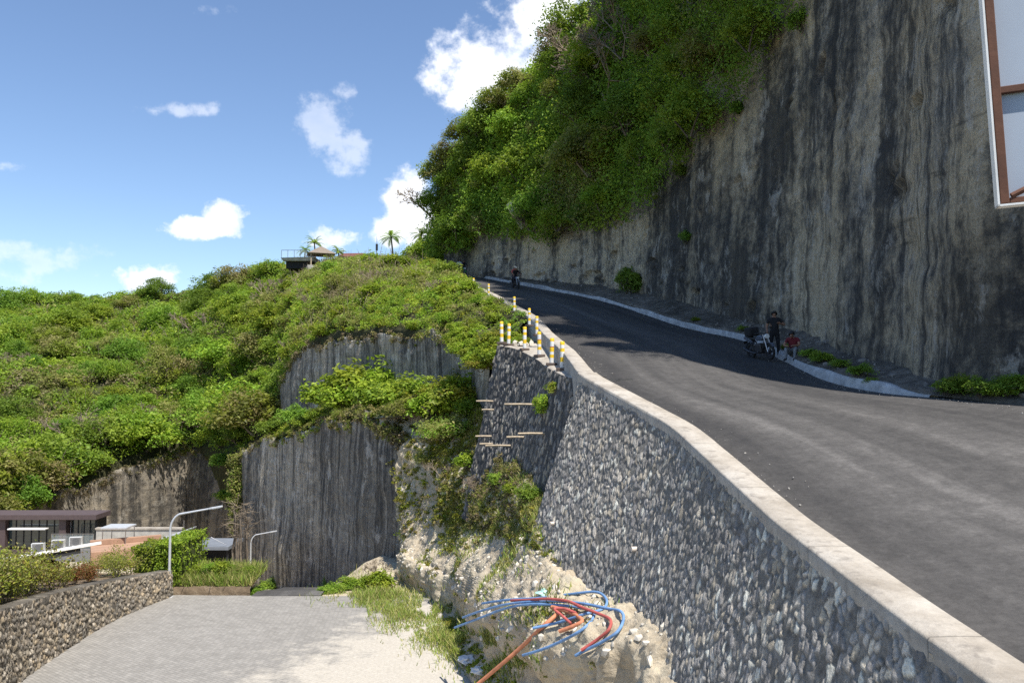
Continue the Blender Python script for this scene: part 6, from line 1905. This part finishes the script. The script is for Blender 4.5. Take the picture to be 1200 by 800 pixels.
def person(joints, mats, loc, rz, label, hair='hair', helmet=None, scale=1.0, name='person'):
    """skin-modifier body from a skeleton; joints: dict of points; mats: shirt, trousers, shoes"""
    J = {k: Vector(v) for k, v in joints.items() if k != 'sleeves'}
    order, edges, rad, bone_mat = [], [], [], {}
    def jn(n, p, r):
        order.append(Vector(p)); rad.append(r); return len(order) - 1
    pel = jn('pel', J['pelvis'], 0.135); bel = jn('bel', J['pelvis'].lerp(J['chest'], 0.45), 0.125); che = jn('che', J['chest'], 0.155)
    nek = jn('nek', J['neck'], 0.058)
    hd = J['head'] - J['neck']
    h1 = jn('h1', J['neck'] + hd * 0.45, 0.075); h2 = jn('h2', J['neck'] + hd * 0.85, 0.098); h3 = jn('h3', J['neck'] + hd * 1.25, 0.078)
    E = [(pel, bel), (bel, che), (che, nek), (nek, h1), (h1, h2), (h2, h3)]
    kinds = [1, 0, 0, 3, 3, 3]
    fw = J['face'].normalized()
    ns = jn('nose', J['neck'] + hd * 0.72 + fw * 0.118, 0.014); E.append((h2, ns)); kinds.append(3)
    for s_ in ('l', 'r'):
        sh_ = jn('sh', J['sho_' + s_], 0.068); el_ = jn('el', J['elb_' + s_], 0.045); wr = jn('wr', J['wri_' + s_], 0.03)
        d_ = (J['wri_' + s_] - J['elb_' + s_]).normalized()
        pa = jn('pa', J['wri_' + s_] + d_ * 0.045, 0.036)
        E += [(che, sh_), (sh_, el_), (el_, wr), (wr, pa)]; kinds += [0, 0 if joints.get('sleeves', 0) else 4, 3, 3]
        sd_ = d_.cross(Vector((0, 0, 1)) if abs(d_.z) < .9 else Vector((1, 0, 0))).normalized(); dn = d_.cross(sd_)
        for q in range(4):
            o_ = sd_ * (q - 1.5) * 0.021
            f1 = jn('f1', order[pa] + d_ * (0.05 - 0.005 * abs(q - 1.3)) + o_, 0.0095); f2 = jn('f2', order[f1] + d_ * (0.034 - 0.004 * abs(q - 1.3)) + dn * 0.014 + o_ * .15, 0.0075)
            E += [(pa, f1), (f1, f2)]; kinds += [3, 3]
        t1 = jn('t1', order[wr] + d_ * 0.045 + sd_ * 0.045 + dn * 0.012, 0.011); t2 = jn('t2', order[t1] + d_ * 0.03 + sd_ * 0.012, 0.009)
        E += [(wr, t1), (t1, t2)]; kinds += [3, 3]
        hi_ = jn('hi', J['hip_' + s_], 0.098); kn = jn('kn', J['kne_' + s_], 0.066); an = jn('an', J['ank_' + s_], 0.045); to = jn('to', J['toe_' + s_], 0.036)
        E += [(pel, hi_), (hi_, kn), (kn, an), (an, to)]; kinds += [1, 1, 1, 2]
    me = bpy.data.meshes.new('body'); me.from_pydata([tuple(p) for p in order], E, [])
    ob = bpy.data.objects.new('body', me); C.objects.link(ob)
    md = ob.modifiers.new('skin', 'SKIN'); md.use_smooth_shade = True
    sk = me.skin_vertices[0].data
    for i, r in enumerate(rad): sk[i].radius = (r, r)
    sk[0].use_root = True
    sb = ob.modifiers.new('sub', 'SUBSURF'); sb.levels = 1; sb.render_levels = 1
    dg = bpy.context.evaluated_depsgraph_get(); dg.update()
    me2 = bpy.data.meshes.new_from_object(ob.evaluated_get(dg))
    bpy.data.objects.remove(ob)
    me2.materials.clear()
    for m_ in mats: me2.materials.append(M[m_])
    segs = [(order[a], order[b_], kd) for (a, b_), kd in zip(E, kinds)]
    for pl in me2.polygons:
        c_ = pl.center; best = (9, 0)
        for a, b_, kd in segs:
            ab = b_ - a; t = max(0, min(1, (c_ - a).dot(ab) / max(ab.length_squared, 1e-9)))
            d_ = (c_ - a - ab * t).length
            if kd == 4: kd2 = 0 if t < 0.62 else 3
            elif kd == 0 and False: kd2 = 0
            else: kd2 = kd
            if d_ < best[0]: best = (d_, kd2)
        pl.material_index = best[1]; pl.use_smooth = True
    me2.name = name
    o = bpy.data.objects.new(name, me2); C.objects.link(o)
    o.location = loc; o.rotation_euler = (0, 0, rz); o.scale = (scale,) * 3
    tag(o, label, 'person')
    # hair or helmet cap round the back and top of the head
    ctr = J['neck'] + hd * 0.95
    bm = bmesh.new(); bmesh.ops.create_uvsphere(bm, u_segments=18, v_segments=12, radius=0.138 if helmet else 0.108)
    up_ = hd.normalized()
    kill = [v for v in bm.verts if (v.co.dot(fw) > 0.03 and v.co.dot(up_) < 0.035) or v.co.dot(up_) < -0.075]
    bmesh.ops.delete(bm, geom=kill, context='VERTS')
    for f in bm.faces: f.smooth = True
    mh = bpy.data.meshes.new('hair'); bm.to_mesh(mh); bm.free()
    hh_ = link_mesh('helmet' if helmet else 'hair', mh, M[helmet or hair], o)
    hh_.location = ctr
    sol = hh_.modifiers.new('thick', 'SOLIDIFY'); sol.thickness = 0.014
    # eyes
    for s_ in (-1, 1):
        sdv = fw.cross(up_)
        bm = bmesh.new(); bmesh.ops.create_uvsphere(bm, u_segments=8, v_segments=6, radius=0.012)
        mh = bpy.data.meshes.new('eye'); bm.to_mesh(mh); bm.free()
        e_ = link_mesh('eye', mh, M['hair'], o); e_.location = J['neck'] + hd * 0.85 + fw * 0.092 + sdv * 0.034 * s_
    return o

STAND = dict(pelvis=(0, 0, 0.93), chest=(0, 0.01, 1.30), neck=(0, 0.0, 1.47), head=(0, -0.02, 1.60), face=(0, -1, 0),
             sho_l=(0.19, 0, 1.39), elb_l=(0.36, -0.02, 1.17), wri_l=(0.16, -0.22, 1.24), sho_r=(-0.19, 0, 1.39), elb_r=(-0.27, 0.02, 1.12), wri_r=(-0.25, -0.10, 0.90),
             hip_l=(0.1, 0, 0.88), kne_l=(0.12, -0.02, 0.48), ank_l=(0.13, 0.02, 0.09), toe_l=(0.15, -0.15, 0.04), hip_r=(-0.1, 0, 0.88), kne_r=(-0.13, -0.03, 0.48), ank_r=(-0.15, 0.02, 0.09), toe_r=(-0.18, -0.15, 0.04))
q_ = hit(908, 419, 'road') or at(908, 419, 30)
fz = drop(q_.x, q_.y, 'road')
person(STAND, ['black_cloth', 'black_cloth', 'black', 'skin'], Vector((q_.x, q_.y, fz.z + 0.0)), R(-12), 'person in black standing beside the parked motorcycle, hand at the chest', scale=1.04)
SEAT = dict(pelvis=(0, 0, 0.14), chest=(0, -0.12, 0.50), neck=(0, -0.2, 0.64), head=(0, -0.27, 0.75), face=(0, -0.85, -0.5),
            sho_l=(0.18, -0.13, 0.57), elb_l=(0.26, -0.28, 0.36), wri_l=(0.12, -0.44, 0.34), sho_r=(-0.18, -0.13, 0.57), elb_r=(-0.27, -0.28, 0.36), wri_r=(-0.12, -0.44, 0.33),
            hip_l=(0.1, -0.02, 0.14), kne_l=(0.16, -0.42, 0.28), ank_l=(0.15, -0.50, -0.12), toe_l=(0.16, -0.66, -0.16), hip_r=(-0.1, -0.02, 0.14), kne_r=(-0.16, -0.42, 0.27), ank_r=(-0.14, -0.5, -0.12), toe_r=(-0.16, -0.66, -0.16))
ksel = int(np.argmin(abs(Kp[:, 1] - 28.6)))
kq = Vector(Kp[ksel, :3]) + Vector(Kp[ksel, 3:]) * 0.26
person(SEAT, ['red_cloth', 'grey_cloth', 'black', 'skin'], Vector((kq.x, kq.y, kq.z + float(hgt[ksel]) + 0.0)), R(-35), 'person in a dark red shirt sitting hunched on the white kerb', scale=1.04)

bike = make_bike('bike_blue')
q_ = hit(892, 421, 'road') or at(892, 421, 29.5)
fz = drop(q_.x, q_.y, 'road')
bike.location = Vector((q_.x, q_.y, fz.z)); bike.rotation_euler = (R(7), R(3), R(-76))
tag(bike, 'dark parked motorcycle leaning on its stand by the white kerb', 'motorcycle')
# bulky bag strapped to its seat
bg_ = MB().box((-0.72, -0.2, 0.86), (-0.26, 0.2, 1.2)).build('luggage_bag', M['black_cloth'], None, 0.07)
bg_.location = bike.location; bg_.rotation_euler = bike.rotation_euler
tag(bg_, 'black bag strapped on the seat of the parked motorcycle', 'bag')

RIDE = dict(pelvis=(-0.28, 0, 0.93), chest=(-0.12, 0, 1.30), neck=(-0.05, 0, 1.46), head=(-0.01, 0, 1.59), face=(1, 0, -0.05), sleeves=1,
            sho_l=(-0.10, 0.19, 1.38), elb_l=(0.10, 0.30, 1.16), wri_l=(0.26, 0.31, 1.02), sho_r=(-0.10, -0.19, 1.38), elb_r=(0.10, -0.30, 1.16), wri_r=(0.26, -0.31, 1.02),
            hip_l=(-0.24, 0.11, 0.90), kne_l=(0.12, 0.19, 0.80), ank_l=(-0.08, 0.2, 0.40), toe_l=(0.08, 0.2, 0.35), hip_r=(-0.24, -0.11, 0.90), kne_r=(0.12, -0.19, 0.80), ank_r=(-0.08, -0.2, 0.40), toe_r=(0.08, -0.2, 0.35))
PILL = {k: (v if not isinstance(v, tuple) or k == 'face' else (v[0] - 0.34, v[1], v[2] + 0.05)) for k, v in RIDE.items()}
PILL.update(wri_l=(-0.18, 0.14, 1.05), wri_r=(-0.18, -0.14, 1.05))
def rider(u, v, d, heading, paint, shirt, hel, blab, plab, pill=None):
    q_ = at(u, v, d); fz = drop(q_.x, q_.y, 'road')
    loc = Vector((q_.x, q_.y, fz.z if fz else q_.z))
    b_ = make_bike(paint) if paint != 'bike_blue' else copy_tree(bike)
    b_.location = loc; b_.rotation_euler = (0, R(-9) if False else 0, heading)
    tag(b_, blab, 'motorcycle')
    pitch = math.atan2(drop(q_.x + math.cos(heading) * 0.8, q_.y + math.sin(heading) * 0.8, 'road').z - fz.z, 0.8) if fz and drop(q_.x + math.cos(heading) * 0.8, q_.y + math.sin(heading) * 0.8, 'road') else 0
    rot = (Matrix.Rotation(heading, 3, 'Z') @ Matrix.Rotation(-pitch, 3, 'Y')).to_euler()
    b_.rotation_euler = rot
    o = person(RIDE, [shirt, 'navy_cloth', 'black', 'skin'], loc, 0, plab, helmet=hel)
    o.rotation_euler = rot
    if pill:
        o2 = person(PILL, [pill[0], 'navy_cloth', 'black', 'skin'], loc, 0, pill[2], helmet=pill[1]); o2.rotation_euler = rot
hd_ = math.atan2(-0.95, 0.31)
rider(604, 340, 63, hd_, 'bike_blue', 'black_cloth', 'helmet', 'motorcycle coming down the middle of the shaded road', 'rider in black with a cream helmet on the descending motorcycle', ('coral_cloth', 'helmet', 'pillion passenger in coral red behind the helmeted rider'))
rider(543, 327, 79, hd_, 'bike_green', 'black_cloth', 'black', 'motorcycle with green paint far up the road near the cliff end', 'rider in dark clothes far up the road near the cliff end')
q_ = at(538.5, 327, 77.5); fz = drop(q_.x, q_.y, 'road')
person(STAND, ['blue_cloth', 'navy_cloth', 'black', 'skin'], Vector((q_.x, q_.y, fz.z if fz else q_.z)), R(30), 'person in a pale blue shirt standing far up the road beside a motorcycle', scale=1.02)

# remove prototypes that were never set out
for L_ in PROTO.values():
    for o in L_:
        if o.name not in USED:
            for c_ in list(o.children): bpy.data.objects.remove(c_)
            bpy.data.objects.remove(o)
